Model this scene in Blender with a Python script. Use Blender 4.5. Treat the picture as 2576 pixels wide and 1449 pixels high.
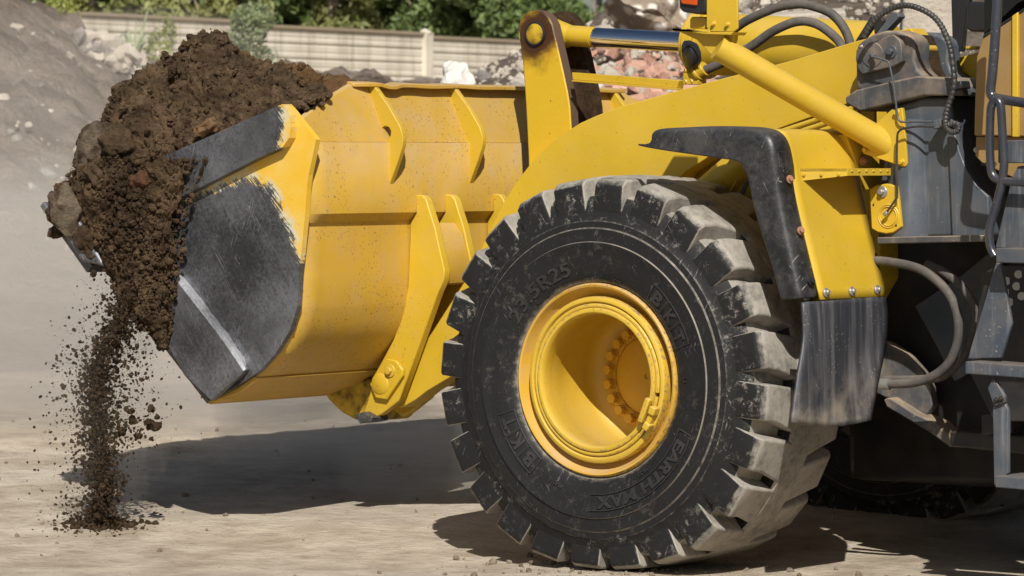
import bpy, bmesh, math, random
import numpy as np
from mathutils import Vector, Matrix, noise

random.seed(7)
rng = np.random.default_rng(7)
scene = bpy.context.scene
COL = scene.collection
for o in list(bpy.data.objects):
    bpy.data.objects.remove(o, do_unlink=True)

# ------------------------------------------------------------------ camera
# x = along the machine (bucket towards -x), y = across it (away from the lens), z = up
FPX = 10000.0                      # focal length in pixels of a 2576 px wide picture
PITCH = math.atan(324.5 / FPX)
CAM = Vector((9.326, -13.005, 1.665))
DIR = Vector((-0.6, 0.8, 0.0))
RGT = Vector((0.8, 0.6, 0.0))
FWD = (DIR * math.cos(PITCH) + Vector((0, 0, -math.sin(PITCH)))).normalized()
UPV = RGT.cross(FWD).normalized()
cam_data = bpy.data.cameras.new('camera')
cam_data.sensor_width = 36.0
cam_data.lens = FPX / 2576.0 * 36.0
cam_data.clip_start = 0.5
cam_data.clip_end = 3000
cam_data.dof.use_dof = True
cam_data.dof.focus_distance = 16.2
cam_data.dof.aperture_fstop = 8.0
cam = bpy.data.objects.new('camera', cam_data)
COL.objects.link(cam)
cam.matrix_world = Matrix.Translation(CAM) @ Matrix((RGT, UPV, -FWD)).transposed().to_4x4()
scene.camera = cam

# ------------------------------------------------------------------ sky, sun, exposure
LIGHT = Vector((-0.122, 0.142, -0.168)).normalized()
TO_SUN = -LIGHT
SUN_EL = math.asin(TO_SUN.z)
world = bpy.data.worlds.new('World')
scene.world = world
world.use_nodes = True
wn = world.node_tree.nodes
wl = world.node_tree.links
wn.clear()
sky = wn.new('ShaderNodeTexSky')
sky.sky_type = 'NISHITA'
sky.sun_disc = False
sky.sun_elevation = SUN_EL
sky.sun_rotation = math.atan2(TO_SUN.x, TO_SUN.y)
sky.air_density = 1.0
sky.dust_density = 1.5
bg = wn.new('ShaderNodeBackground')
bg.inputs['Strength'].default_value = 0.052
wo = wn.new('ShaderNodeOutputWorld')
wl.new(sky.outputs[0], bg.inputs['Color'])
wl.new(bg.outputs[0], wo.inputs['Surface'])
sun_data = bpy.data.lights.new('sun', 'SUN')
sun_data.energy = 5.0
sun_data.angle = math.radians(0.5)
sun_data.color = (1.0, 0.955, 0.88)
sun = bpy.data.objects.new('sun', sun_data)
COL.objects.link(sun)
sun.location = (0, 0, 30)
sun.rotation_euler = LIGHT.to_track_quat('-Z', 'Y').to_euler()
scene.view_settings.view_transform = 'Standard'
scene.view_settings.look = 'None'
scene.view_settings.gamma = 1.0
scene.view_settings.exposure = 0.12
scene.cycles.use_denoising = True
scene.cycles.max_bounces = 6
scene.cycles.volume_bounces = 1


# ------------------------------------------------------------------ picture <-> place
def ray(u, v):
    return FWD + RGT * ((u - 1288.0) / FPX) + UPV * ((724.5 - v) / FPX)


def P(u, v, y):
    """Point of the plane at lateral distance y seen at (u, v)."""
    r = ray(u, v)
    return CAM + r * ((y - CAM.y) / r.y)


def PX(u, v, x):
    r = ray(u, v)
    return CAM + r * ((x - CAM.x) / r.x)


def PD(u, v, d):
    return CAM + ray(u, v) * d


# ------------------------------------------------------------------ materials
def lin(c):
    c = c / 255.0
    return c / 12.92 if c <= 0.04045 else ((c + 0.055) / 1.055) ** 2.4


def S(r, g, b):
    return (lin(r), lin(g), lin(b), 1.0)


class NT:
    def __init__(self, name):
        self.m = bpy.data.materials.new(name)
        self.m.use_nodes = True
        self.t = self.m.node_tree
        self.n = self.t.nodes
        self.n.clear()
        self.out = self.n.new('ShaderNodeOutputMaterial')
        self.bsdf = self.n.new('ShaderNodeBsdfPrincipled')
        self.t.links.new(self.bsdf.outputs[0], self.out.inputs['Surface'])
        self.geo = self.n.new('ShaderNodeNewGeometry')
        self.pos = self.geo.outputs['Position']

    def link(self, a, b):
        self.t.links.new(a, b)

    def set(self, sock, val):
        if hasattr(val, 'is_linked') or isinstance(val, bpy.types.NodeSocket):
            self.link(val, sock)
        else:
            sock.default_value = val

    def noise(self, scale, detail=4.0, rough=0.55, vec=None, dist=0.0):
        n = self.n.new('ShaderNodeTexNoise')
        n.inputs['Scale'].default_value = scale
        n.inputs['Detail'].default_value = detail
        n.inputs['Roughness'].default_value = rough
        n.inputs['Distortion'].default_value = dist
        self.link(vec if vec is not None else self.pos, n.inputs['Vector'])
        return n.outputs['Fac']

    def voro(self, scale, vec=None, feature='F1'):
        n = self.n.new('ShaderNodeTexVoronoi')
        n.feature = feature
        n.inputs['Scale'].default_value = scale
        self.link(vec if vec is not None else self.pos, n.inputs['Vector'])
        return n.outputs['Distance']

    def map(self, scale=(1, 1, 1), rot=(0, 0, 0), vec=None):
        n = self.n.new('ShaderNodeMapping')
        n.vector_type = 'TEXTURE'
        n.inputs['Scale'].default_value = tuple(1.0 / c for c in scale)
        n.inputs['Rotation'].default_value = rot
        self.link(vec if vec is not None else self.pos, n.inputs['Vector'])
        return n.outputs[0]

    def ramp(self, fac, a, b, smooth=True):
        n = self.n.new('ShaderNodeMapRange')
        n.interpolation_type = 'SMOOTHSTEP' if smooth else 'LINEAR'
        n.inputs['From Min'].default_value = a
        n.inputs['From Max'].default_value = b
        self.link(fac, n.inputs['Value'])
        return n.outputs['Result']

    def math(self, op, a, b=0.0):
        n = self.n.new('ShaderNodeMath')
        n.operation = op
        self.set(n.inputs[0], a)
        self.set(n.inputs[1], b)
        return n.outputs[0]

    def mix(self, fac, a, b, mode='MIX'):
        n = self.n.new('ShaderNodeMix')
        n.data_type = 'RGBA'
        n.blend_type = mode
        self.set(n.inputs['Factor'], fac)
        self.set(n.inputs['A'], a) if not isinstance(a, tuple) else setattr(n.inputs[6], 'default_value', a)
        self.set(n.inputs['B'], b) if not isinstance(b, tuple) else setattr(n.inputs[7], 'default_value', b)
        return n.outputs[2]

    def nz(self):
        s = self.n.new('ShaderNodeSeparateXYZ')
        self.link(self.geo.outputs['Normal'], s.inputs[0])
        return s.outputs

    def bump(self, height, strength=0.3, dist=0.01):
        n = self.n.new('ShaderNodeBump')
        n.inputs['Strength'].default_value = strength
        n.inputs['Distance'].default_value = dist
        self.link(height, n.inputs['Height'])
        self.link(n.outputs[0], self.bsdf.inputs['Normal'])

    def attr(self, name):
        n = self.n.new('ShaderNodeAttribute')
        n.attribute_name = name
        return n.outputs['Fac']

    def col(self, c):
        n = self.n.new('ShaderNodeRGB')
        n.outputs[0].default_value = c
        return n.outputs[0]


# fix mix() socket handling for colours in a robust way
def _mix(self, fac, a, b, mode='MIX'):
    n = self.n.new('ShaderNodeMix')
    n.data_type = 'RGBA'
    n.blend_type = mode
    for idx, val in ((0, fac), (6, a), (7, b)):
        if isinstance(val, (int, float, tuple)):
            n.inputs[idx].default_value = val
        else:
            self.link(val, n.inputs[idx])
    return n.outputs[2]


NT.mix = _mix


def _math(self, op, a, b=0.0):
    n = self.n.new('ShaderNodeMath')
    n.operation = op
    for idx, val in ((0, a), (1, b)):
        if isinstance(val, (int, float)):
            n.inputs[idx].default_value = val
        else:
            self.link(val, n.inputs[idx])
    return n.outputs[0]


NT.math = _math

DUST = S(176, 152, 122)
SOILC = S(84, 64, 48)


def paint(name, base, dusty=0.25, chips=0.0, chipcol=S(70, 48, 30), rough=0.5, grime=None, var=0.12, streak=0.0, coat=0.06, streakcol=S(150, 140, 125), rings=None):
    """Painted steel: slow colour drift, dust lying on upward faces, small chips, fine orange peel."""
    k = NT(name)
    big = k.noise(2.3, 3)
    col = k.mix(k.ramp(big, 0.3, 0.7), tuple(c * (1 - var) for c in base[:3]) + (1,), base)
    nx, ny, nz = k.nz()
    dn = k.noise(9.0, 6, 0.65)
    up = k.ramp(nz, 0.15, 0.95)
    film = k.math('MULTIPLY', k.ramp(dn, 0.35, 0.8), dusty)
    lay = k.math('MULTIPLY', up, k.math('ADD', k.math('MULTIPLY', dn, 0.8), 0.15))
    dust = k.math('MINIMUM', k.math('ADD', film, k.math('MULTIPLY', lay, min(1.0, dusty * 2.2))), 0.9)
    col = k.mix(dust, col, DUST)
    # faded patches, hairline scratches and dried mud specks
    fade = k.ramp(k.noise(1.1, 5, 0.65), 0.50, 0.72)
    col = k.mix(k.math('MULTIPLY', fade, 0.22), col, tuple(min(1, c * 1.15 + 0.05) for c in base[:3]) + (1,))
    h1 = k.ramp(k.noise(1, 4, 0.7, k.map((7, 7, 190), (0.2, 0.55, 0.3))), 0.69, 0.73)
    h2 = k.ramp(k.noise(1, 4, 0.7, k.map((170, 7, 9), (0.3, 0.25, 0.5))), 0.69, 0.73)
    hm = k.math('MULTIPLY', k.math('MAXIMUM', h1, h2), k.ramp(k.noise(3.3, 3), 0.46, 0.62))
    col = k.mix(k.math('MULTIPLY', hm, min(0.6, 0.15 + dusty)), col, DUST)
    mud = k.math('MULTIPLY', k.ramp(k.voro(34), 0.15, 0.07), k.ramp(k.noise(2.7, 4, 0.6), 0.56, 0.68))
    col = k.mix(k.math('MULTIPLY', mud, min(0.7, dusty * 2.2)), col, S(112, 88, 64))
    if streak:
        st = k.noise(1.0, 5, 0.6, k.map((30, 30, 2.2)))
        col = k.mix(k.math('MULTIPLY', k.ramp(st, 0.52, 0.78), streak), col, streakcol)
    if chips:
        c1 = k.noise(82, 3, 0.6)
        c2 = k.noise(3.5, 3, 0.5)
        cm = k.math('MULTIPLY', 0.75, k.math('MULTIPLY', k.ramp(c1, 0.70 - chips * 0.07, 0.735 - chips * 0.07), k.ramp(c2, 0.42, 0.58)))
        col = k.mix(cm, col, chipcol)
    if rings:
        # worn bands at given radii from the front axle
        sp = k.n.new('ShaderNodeSeparateXYZ')
        k.link(k.pos, sp.inputs[0])
        dz = k.math('SUBTRACT', sp.outputs[2], 0.775)
        rr_ = k.math('SQRT', k.math('ADD', k.math('MULTIPLY', sp.outputs[0], sp.outputs[0]), k.math('MULTIPLY', dz, dz)))
        for r0, wd in rings:
            band_ = k.ramp(k.math('ABSOLUTE', k.math('SUBTRACT', rr_, r0)), wd, wd * 0.4)
            m_ = k.math('MULTIPLY', band_, k.ramp(k.noise(48, 5, 0.75), 0.50, 0.60))
            col = k.mix(k.math('MULTIPLY', m_, 0.85), col, chipcol)
    if grime:
        g = k.noise(grime[1], 6, 0.7)
        col = k.mix(k.math('MULTIPLY', k.ramp(g, grime[2], grime[2] + 0.22), grime[3]), col, grime[0])
    k.link(col, k.bsdf.inputs['Base Color'])
    rr = k.math('ADD', k.math('MULTIPLY', dust, 0.35), rough)
    k.link(rr, k.bsdf.inputs['Roughness'])
    k.bsdf.inputs['Coat Weight'].default_value = coat
    k.bsdf.inputs['Coat Roughness'].default_value = 0.3
    k.bump(k.noise(55, 3, 0.5), 0.06, 0.01)
    return k.m


YEL = (0.565, 0.370, 0.018, 1)
YELB = (0.565, 0.342, 0.040, 1)
M = {}
M['yellow'] = paint('yellow_paint', YEL, 0.12, 0.45, S(96, 74, 46))
M['yellow_bucket'] = paint('dusty_yellow_paint', YELB, 0.36, 1.15, S(104, 84, 66), 0.5, (S(128, 100, 66), 2.1, 0.60, 0.42), 0.16, streak=0.2)
M['yellow_rib'] = paint('rib_yellow_paint', YEL, 0.18, 0.8, S(110, 70, 40), 0.5, (S(112, 82, 48), 3.4, 0.62, 0.5))
M['yellow_rim'] = paint('rim_yellow_paint', (0.58, 0.335, 0.026, 1), 0.36, 0.5, S(112, 92, 70), 0.5, (S(184, 150, 104), 4.0, 0.48, 0.55), rings=[(0.389, 0.007)])
M['yellow_rim_ring'] = paint('ring_yellow_paint', (0.60, 0.39, 0.03, 1), 0.16, 0.5, S(128, 112, 92), 0.45, (S(150, 118, 70), 6.0, 0.56, 0.5), rings=[(0.3365, 0.003), (0.286, 0.005), (0.304, 0.003)])
M['yellow_hub'] = paint('hub_yellow_paint', (0.66, 0.375, 0.024, 1), 0.10, 0.5, S(90, 60, 30), 0.5, (S(92, 60, 24), 7.0, 0.62, 0.6))
M['oily'] = paint('greasy_dirty_paint', YEL, 0.06, 0.6, S(60, 38, 20), 0.42, (S(52, 34, 18), 6.0, 0.40, 0.92))
M['yellow_grimy'] = paint('oily_yellow_paint', YEL, 0.08, 0.6, S(60, 38, 20), 0.4, (S(54, 36, 20), 5.0, 0.56, 0.85))
M['cab_shaded'] = paint('cab_shaded_yellow_paint', (0.27, 0.165, 0.055, 1), 0.15, 0.0)  # yellow paint darkened so the colour carries the cab side's shade
M['grey'] = paint('dark_grey_paint', S(72, 80, 90), 0.10, 0.3, S(150, 148, 144), 0.45, (S(112, 104, 94), 3.2, 0.60, 0.4), 0.22, streak=0.35, streakcol=S(136, 142, 148))
M['grey_dusty'] = paint('dusty_grey_paint', S(70, 74, 80), 0.36, 0.5, S(150, 130, 105), 0.55, (S(118, 94, 72), 4.0, 0.57, 0.75), 0.25, streak=0.35, streakcol=S(140, 140, 138))
M['grey_step'] = paint('step_grey_paint', S(66, 74, 84), 0.14, 0.7, S(170, 160, 148), 0.5, None, 0.2, streak=0.5, streakcol=S(140, 142, 146))
M['black_frame'] = paint('black_frame_paint', S(24, 25, 27), 0.05, 0.2, S(90, 80, 70), 0.55, (S(64, 54, 44), 2.6, 0.60, 0.4), 0.3)
M['rail'] = paint('handrail_paint', S(40, 46, 58), 0.05, 0.5, S(150, 150, 155), 0.25, None, 0.2, coat=0.6)


def rubber(name, base, dustamt, rough=0.7, scr=0.5, spec=0.3, dustcol=S(150, 142, 130), tread=False):
    k = NT(name)
    n1 = k.noise(5, 6, 0.65)
    n2 = k.noise(38, 5, 0.7)
    col = k.mix(n1, tuple(c * 0.6 for c in base[:3]) + (1,), tuple(c * 1.35 for c in base[:3]) + (1,))
    dm = k.math('MULTIPLY', k.ramp(k.math('ADD', k.math('MULTIPLY', n1, 0.6), k.math('MULTIPLY', n2, 0.4)), 0.38, 0.66), dustamt)
    nx, ny, nz = k.nz()
    dm = k.math('MINIMUM', k.math('ADD', dm, k.math('MULTIPLY', k.ramp(nz, 0.2, 1.0), dustamt * 0.6)), 0.95)
    if tread:
        # dust sits on tread and groove faces, not on the wheel's flank
        ax = k.math('ABSOLUTE', ny)
        edge = k.math('ADD', ax, k.math('MULTIPLY', k.math('SUBTRACT', k.noise(26, 6, 0.75), 0.5), 0.55))
        face = k.ramp(edge, 0.86, 0.58)
        dm = k.math('MULTIPLY', face, k.math('ADD', 0.40, k.math('MULTIPLY', k.ramp(k.math('ADD', k.math('MULTIPLY', n1, 0.5), k.math('MULTIPLY', k.noise(22, 8, 0.8), 0.5)), 0.36, 0.58), 0.52)))
        scuff = k.math('MULTIPLY', k.ramp(k.noise(19, 8, 0.85), 0.53, 0.64), k.ramp(k.noise(3.7, 4), 0.42, 0.60))
        dm = k.math('MAXIMUM', dm, k.math('MULTIPLY', scuff, tread))
    col = k.mix(dm, col, dustcol)
    if scr:
        s1 = k.noise(1, 5, 0.7, k.map((9, 9, 120), (0.3, 0.9, 0.2)))
        s2 = k.noise(1, 5, 0.7, k.map((110, 9, 12), (0.5, 0.4, 0.2)))
        s3 = k.noise(4.5, 3)
        sm = k.math('MULTIPLY', k.math('MAXIMUM', k.ramp(s1, 0.635, 0.69), k.ramp(s2, 0.635, 0.69)), k.ramp(s3, 0.42, 0.6))
        col = k.mix(k.math('MULTIPLY', sm, scr), col, S(150, 148, 146))
        sp = k.ramp(k.voro(95), 0.10, 0.05)
        spm = k.math('MULTIPLY', sp, k.ramp(k.noise(21, 2), 0.55, 0.62))
        col = k.mix(k.math('MULTIPLY', spm, 0.8), col, S(176, 170, 160))
    k.link(col, k.bsdf.inputs['Base Color'])
    k.bsdf.inputs['Roughness'].default_value = rough
    k.bsdf.inputs['Specular IOR Level'].default_value = spec
    k.bump(k.math('ADD', k.math('MULTIPLY', n2, 0.7), k.math('MULTIPLY', k.noise(130, 3), 0.3)), 0.25, 0.006)
    return k.m


M['tyre'] = rubber('black_tyre_rubber', (0.013, 0.013, 0.0135, 1), 0.06, 0.6, 0.5, tread=0.20)
M['tyre_shoulder'] = rubber('scuffed_tyre_rubber', (0.013, 0.013, 0.0135, 1), 0.26, 0.65, 0.6, 0.3, S(164, 158, 148), tread=0.8)
M['tyre_dusty'] = rubber('dusty_tread_rubber', (0.13, 0.125, 0.115, 1), 0.85, 0.85, 0.2, 0.2, S(168, 158, 142))
M['letter'] = rubber('tyre_lettering_rubber', (0.024, 0.024, 0.025, 1), 0.06, 0.5, 0.0)
M['fender_rubber'] = rubber('black_fender_rubber', (0.012, 0.013, 0.015, 1), 0.26, 0.40, 1.0, 0.5, S(120, 116, 112))
M['hose'] = rubber('grey_hose_rubber', (0.07, 0.067, 0.064, 1), 0.55, 0.7, 0.1, 0.3, S(118, 108, 98))
M['hose_black'] = rubber('black_hose_rubber', (0.022, 0.022, 0.024, 1), 0.12, 0.5, 0.2, 0.5)


def flap_mat():
    k = NT('grey_flap_rubber')
    st = k.noise(1, 6, 0.65, k.map((26, 26, 1.6)))
    n = k.noise(6, 5, 0.6)
    col = k.mix(k.ramp(st, 0.40, 0.72), S(50, 52, 58), S(96, 96, 99))
    sep = k.n.new('ShaderNodeSeparateXYZ')
    k.link(k.pos, sep.inputs[0])
    low = k.ramp(sep.outputs[2], 0.95, 0.55)
    col = k.mix(k.math('MULTIPLY', k.math('MULTIPLY', low, k.ramp(n, 0.35, 0.7)), 0.75), col, S(168, 156, 140))
    sp = k.math('MULTIPLY', k.ramp(k.voro(70), 0.16, 0.08), k.ramp(k.noise(14, 2), 0.5, 0.58))
    col = k.mix(k.math('MULTIPLY', sp, 0.8), col, S(205, 198, 186))
    k.link(col, k.bsdf.inputs['Base Color'])
    k.bsdf.inputs['Roughness'].default_value = 0.5
    k.bump(st, 0.15, 0.01)
    return k.m


M['flap'] = flap_mat()


def soil_mat(name, dark, light, red, scale=9.0, sandy=0.0):
    k = NT(name)
    n1 = k.noise(scale, 8, 0.7)
    n2 = k.noise(scale * 9, 5, 0.7)
    col = k.mix(k.ramp(n1, 0.3, 0.7), dark, light)
    col = k.mix(k.math('MULTIPLY', k.ramp(n2, 0.45, 0.75), 0.45), col, red)
    gr = k.math('MULTIPLY', k.ramp(k.voro(55), 0.12, 0.05), k.ramp(k.noise(12, 2), 0.56, 0.62))
    col = k.mix(k.math('MULTIPLY', gr, 0.7), col, S(170, 140, 105))
    if sandy:
        sep = k.n.new('ShaderNodeSeparateXYZ')
        k.link(k.pos, sep.inputs[0])
        a = k.ramp(k.math('ADD', sep.outputs[1], k.math('MULTIPLY', k.noise(3.5, 4), 0.5)), 0.85, 1.25)
        col = k.mix(k.math('MULTIPLY', a, sandy), col, S(124, 94, 62))
    k.link(col, k.bsdf.inputs['Base Color'])
    k.bsdf.inputs['Roughness'].default_value = 0.95
    k.bsdf.inputs['Specular IOR Level'].default_value = 0.1
    k.bump(k.math('ADD', n1, k.math('MULTIPLY', n2, 0.8)), 1.0, 0.03)
    return k.m


M['soil'] = soil_mat('dark_brown_soil', S(48, 38, 29), S(112, 92, 70), S(90, 72, 54), 7, 0.6)
M['soil_fall'] = soil_mat('falling_brown_soil', S(56, 45, 35), S(104, 86, 66), S(86, 70, 52), 20)
M['dried_soil'] = soil_mat('dried_soil', S(66, 50, 38), S(100, 80, 62), S(80, 60, 44), 24)
M['stone_brown'] = soil_mat('brown_stone', S(66, 54, 42), S(108, 90, 70), S(120, 94, 64), 14)
M['stone_grey'] = soil_mat('soiled_concrete_lump', S(78, 66, 54), S(138, 124, 106), S(80, 64, 50), 13)
M['stone_red'] = soil_mat('reddish_clod', S(78, 58, 46), S(122, 88, 66), S(150, 88, 60), 12)


def steel_mat(name, dark, light, use_attr):
    k = NT(name)
    a = k.noise(1, 6, 0.7, k.map((5, 5, 80), (0, 0.95, 0)))
    b = k.noise(1, 6, 0.65, k.map((80, 4, 6), (0, 0.35, 0)))
    c = k.noise(4, 4, 0.6)
    s = k.math('ADD', k.math('MULTIPLY', k.noise(2.4, 3, 0.5), 0.45), k.math('ADD', k.math('MULTIPLY', a, 0.15), k.math('MULTIPLY', k.noise(70, 6, 0.8), 0.40)))
    steel = k.mix(k.ramp(s, 0.40, 0.60), dark, light)
    steel = k.mix(k.math('MULTIPLY', k.ramp(c, 0.35, 0.75), 0.6), steel, S(50, 49, 50))
    bright = k.math('MULTIPLY', k.math('MAXIMUM', k.ramp(k.noise(1, 5, 0.7, k.map((5, 5, 260), (0, 0.95, 0))), 0.62, 0.68), k.ramp(k.noise(1, 4, 0.7, k.map((240, 6, 6), (0, 0.3, 0))), 0.63, 0.69)), k.ramp(k.noise(5, 3), 0.40, 0.62))
    steel = k.mix(k.math('MULTIPLY', bright, 0.8), steel, S(176, 176, 178))
    sp = k.math('MULTIPLY', k.ramp(k.voro(60), 0.13, 0.06), k.ramp(k.noise(13, 2), 0.52, 0.58))
    steel = k.mix(k.math('MULTIPLY', sp, 0.8), steel, S(190, 168, 140))
    rough = 0.45
    metal = 0.5
    if use_attr:
        w = k.attr('wear')
        edge = k.noise(24, 9, 0.85)
        scr = k.noise(1, 5, 0.75, k.map((8, 8, 150), (0, 0.8, 0)))
        e = k.math('ADD', w, k.math('ADD', k.math('MULTIPLY', k.math('SUBTRACT', edge, 0.5), 0.16), k.math('MULTIPLY', k.math('SUBTRACT', scr, 0.5), 0.15)))
        m1 = k.ramp(e, 0.0, 0.012)
        m0 = k.math('MULTIPLY', k.ramp(e, -0.045, -0.005), k.ramp(k.noise(15, 4, 0.7), 0.38, 0.6))
        yel = k.mix(k.ramp(k.noise(8, 5), 0.3, 0.75), (0.70, 0.42, 0.03, 1), (0.70, 0.47, 0.10, 1))
        prim = k.mix(k.noise(20, 4), S(205, 200, 176), S(178, 186, 172))
        dk = k.math('MULTIPLY', k.ramp(k.noise(1, 4, 0.7, k.map((6, 6, 120), (0, 0.35, 0))), 0.655, 0.69), k.ramp(e, -0.16, -0.04))
        pc = k.mix(m0, yel, prim)
        pc = k.mix(k.math('MULTIPLY', dk, 0.9), pc, S(58, 52, 44))
        col = k.mix(m1, pc, steel)
        k.link(k.math('MULTIPLY', m1, metal), k.bsdf.inputs['Metallic'])
    else:
        col = steel
        k.bsdf.inputs['Metallic'].default_value = metal
    k.link(col, k.bsdf.inputs['Base Color'])
    k.link(k.math('ADD', k.math('MULTIPLY', s, 0.3), 0.28), k.bsdf.inputs['Roughness'])
    k.bump(s, 0.08, 0.005)
    return k.m


M['worn_side'] = steel_mat('paint_worn_to_steel', S(56, 57, 60), S(118, 119, 124), True)
M['worn_steel'] = steel_mat('worn_steel', S(74, 74, 78), S(134, 135, 139), False)
M['bright_steel'] = steel_mat('bright_worn_steel', S(150, 152, 156), S(214, 216, 220), False)


def simple(name, col, rough=0.5, metal=0.0, var=0.15, scale=8):
    k = NT(name)
    n = k.noise(scale, 5, 0.6)
    k.link(k.mix(n, tuple(c * (1 - var * 1.5) for c in col[:3]) + (1,), tuple(min(1, c * (1 + var)) for c in col[:3]) + (1,)), k.bsdf.inputs['Base Color'])
    k.bsdf.inputs['Roughness'].default_value = rough
    k.bsdf.inputs['Metallic'].default_value = metal
    k.bump(n, 0.1, 0.01)
    return k.m


M['chrome'] = simple('chrome', (0.75, 0.76, 0.78, 1), 0.06, 1.0, 0.02)
M['bolt'] = simple('zinc_bolt', S(170, 168, 164), 0.4, 0.6)
M['bolt_rust'] = simple('rusty_bolt', S(168, 122, 96), 0.7, 0.2, 0.4, 60)
M['amber'] = simple('amber_lens', S(190, 78, 24), 0.15)
M['black_plastic'] = simple('black_plastic', S(36, 36, 38), 0.4)
M['void'] = simple('near_black', S(22, 22, 23), 0.8)
M['glass_dark'] = simple('dark_cab_glass', S(26, 27, 26), 0.08)
M['print_black'] = simple('black_print', S(26, 22, 18), 0.7)


# ------------------------------------------------------------------ mesh helpers
W = {}


def make(name, verts, faces, mat, parent=None, smooth=None, bevel=0.0, midx=None, seg=2, origin=None, recalc=True, attr=None, wn_mod=False):
    """One mesh object, its origin at its own middle, placed under its parent."""
    vs = np.array([tuple(v) for v in verts], dtype=float)
    c = Vector(((vs.min(0) + vs.max(0)) / 2).tolist()) if origin is None else Vector(origin)
    me = bpy.data.meshes.new(name)
    me.from_pydata([tuple(v) for v in (vs - np.array(c))], [], faces)
    mats = mat if isinstance(mat, list) else [mat]
    for m in mats:
        me.materials.append(m)
    if midx is not None:
        me.polygons.foreach_set('material_index', midx)
    if recalc:
        bm = bmesh.new()
        bm.from_mesh(me)
        bmesh.ops.recalc_face_normals(bm, faces=bm.faces)
        bm.to_mesh(me)
        bm.free()
    if attr is not None:
        a = me.attributes.new(attr[0], 'FLOAT', 'POINT')
        a.data.foreach_set('value', attr[1])
    if smooth is not None:
        me.polygons.foreach_set('use_smooth', [True] * len(me.polygons))
        if smooth < 179:
            me.set_sharp_from_angle(angle=math.radians(smooth))
    me.update()
    o = bpy.data.objects.new(name, me)
    COL.objects.link(o)
    W[o.name] = c
    if parent is not None:
        o.parent = parent
        o.location = c - W[parent.name]
    else:
        o.location = c
    if bevel:
        b = o.modifiers.new('bevel', 'BEVEL')
        b.width = bevel
        b.segments = seg
        b.limit_method = 'ANGLE'
        b.angle_limit = math.radians(32)
        me.polygons.foreach_set('use_smooth', [True] * len(me.polygons))
        b.harden_normals = False
        me.set_sharp_from_angle(angle=math.radians(50))
    return o


def empty(name, loc):
    o = bpy.data.objects.new(name, None)
    o.empty_display_size = 0.3
    COL.objects.link(o)
    o.location = loc
    W[o.name] = Vector(loc)
    return o


def tag(o, label, cat=None, group=None, kind=None):
    if label:
        o['label'] = label
    if cat:
        o['category'] = cat
    if group:
        o['group'] = group
    if kind:
        o['kind'] = kind
    return o


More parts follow.
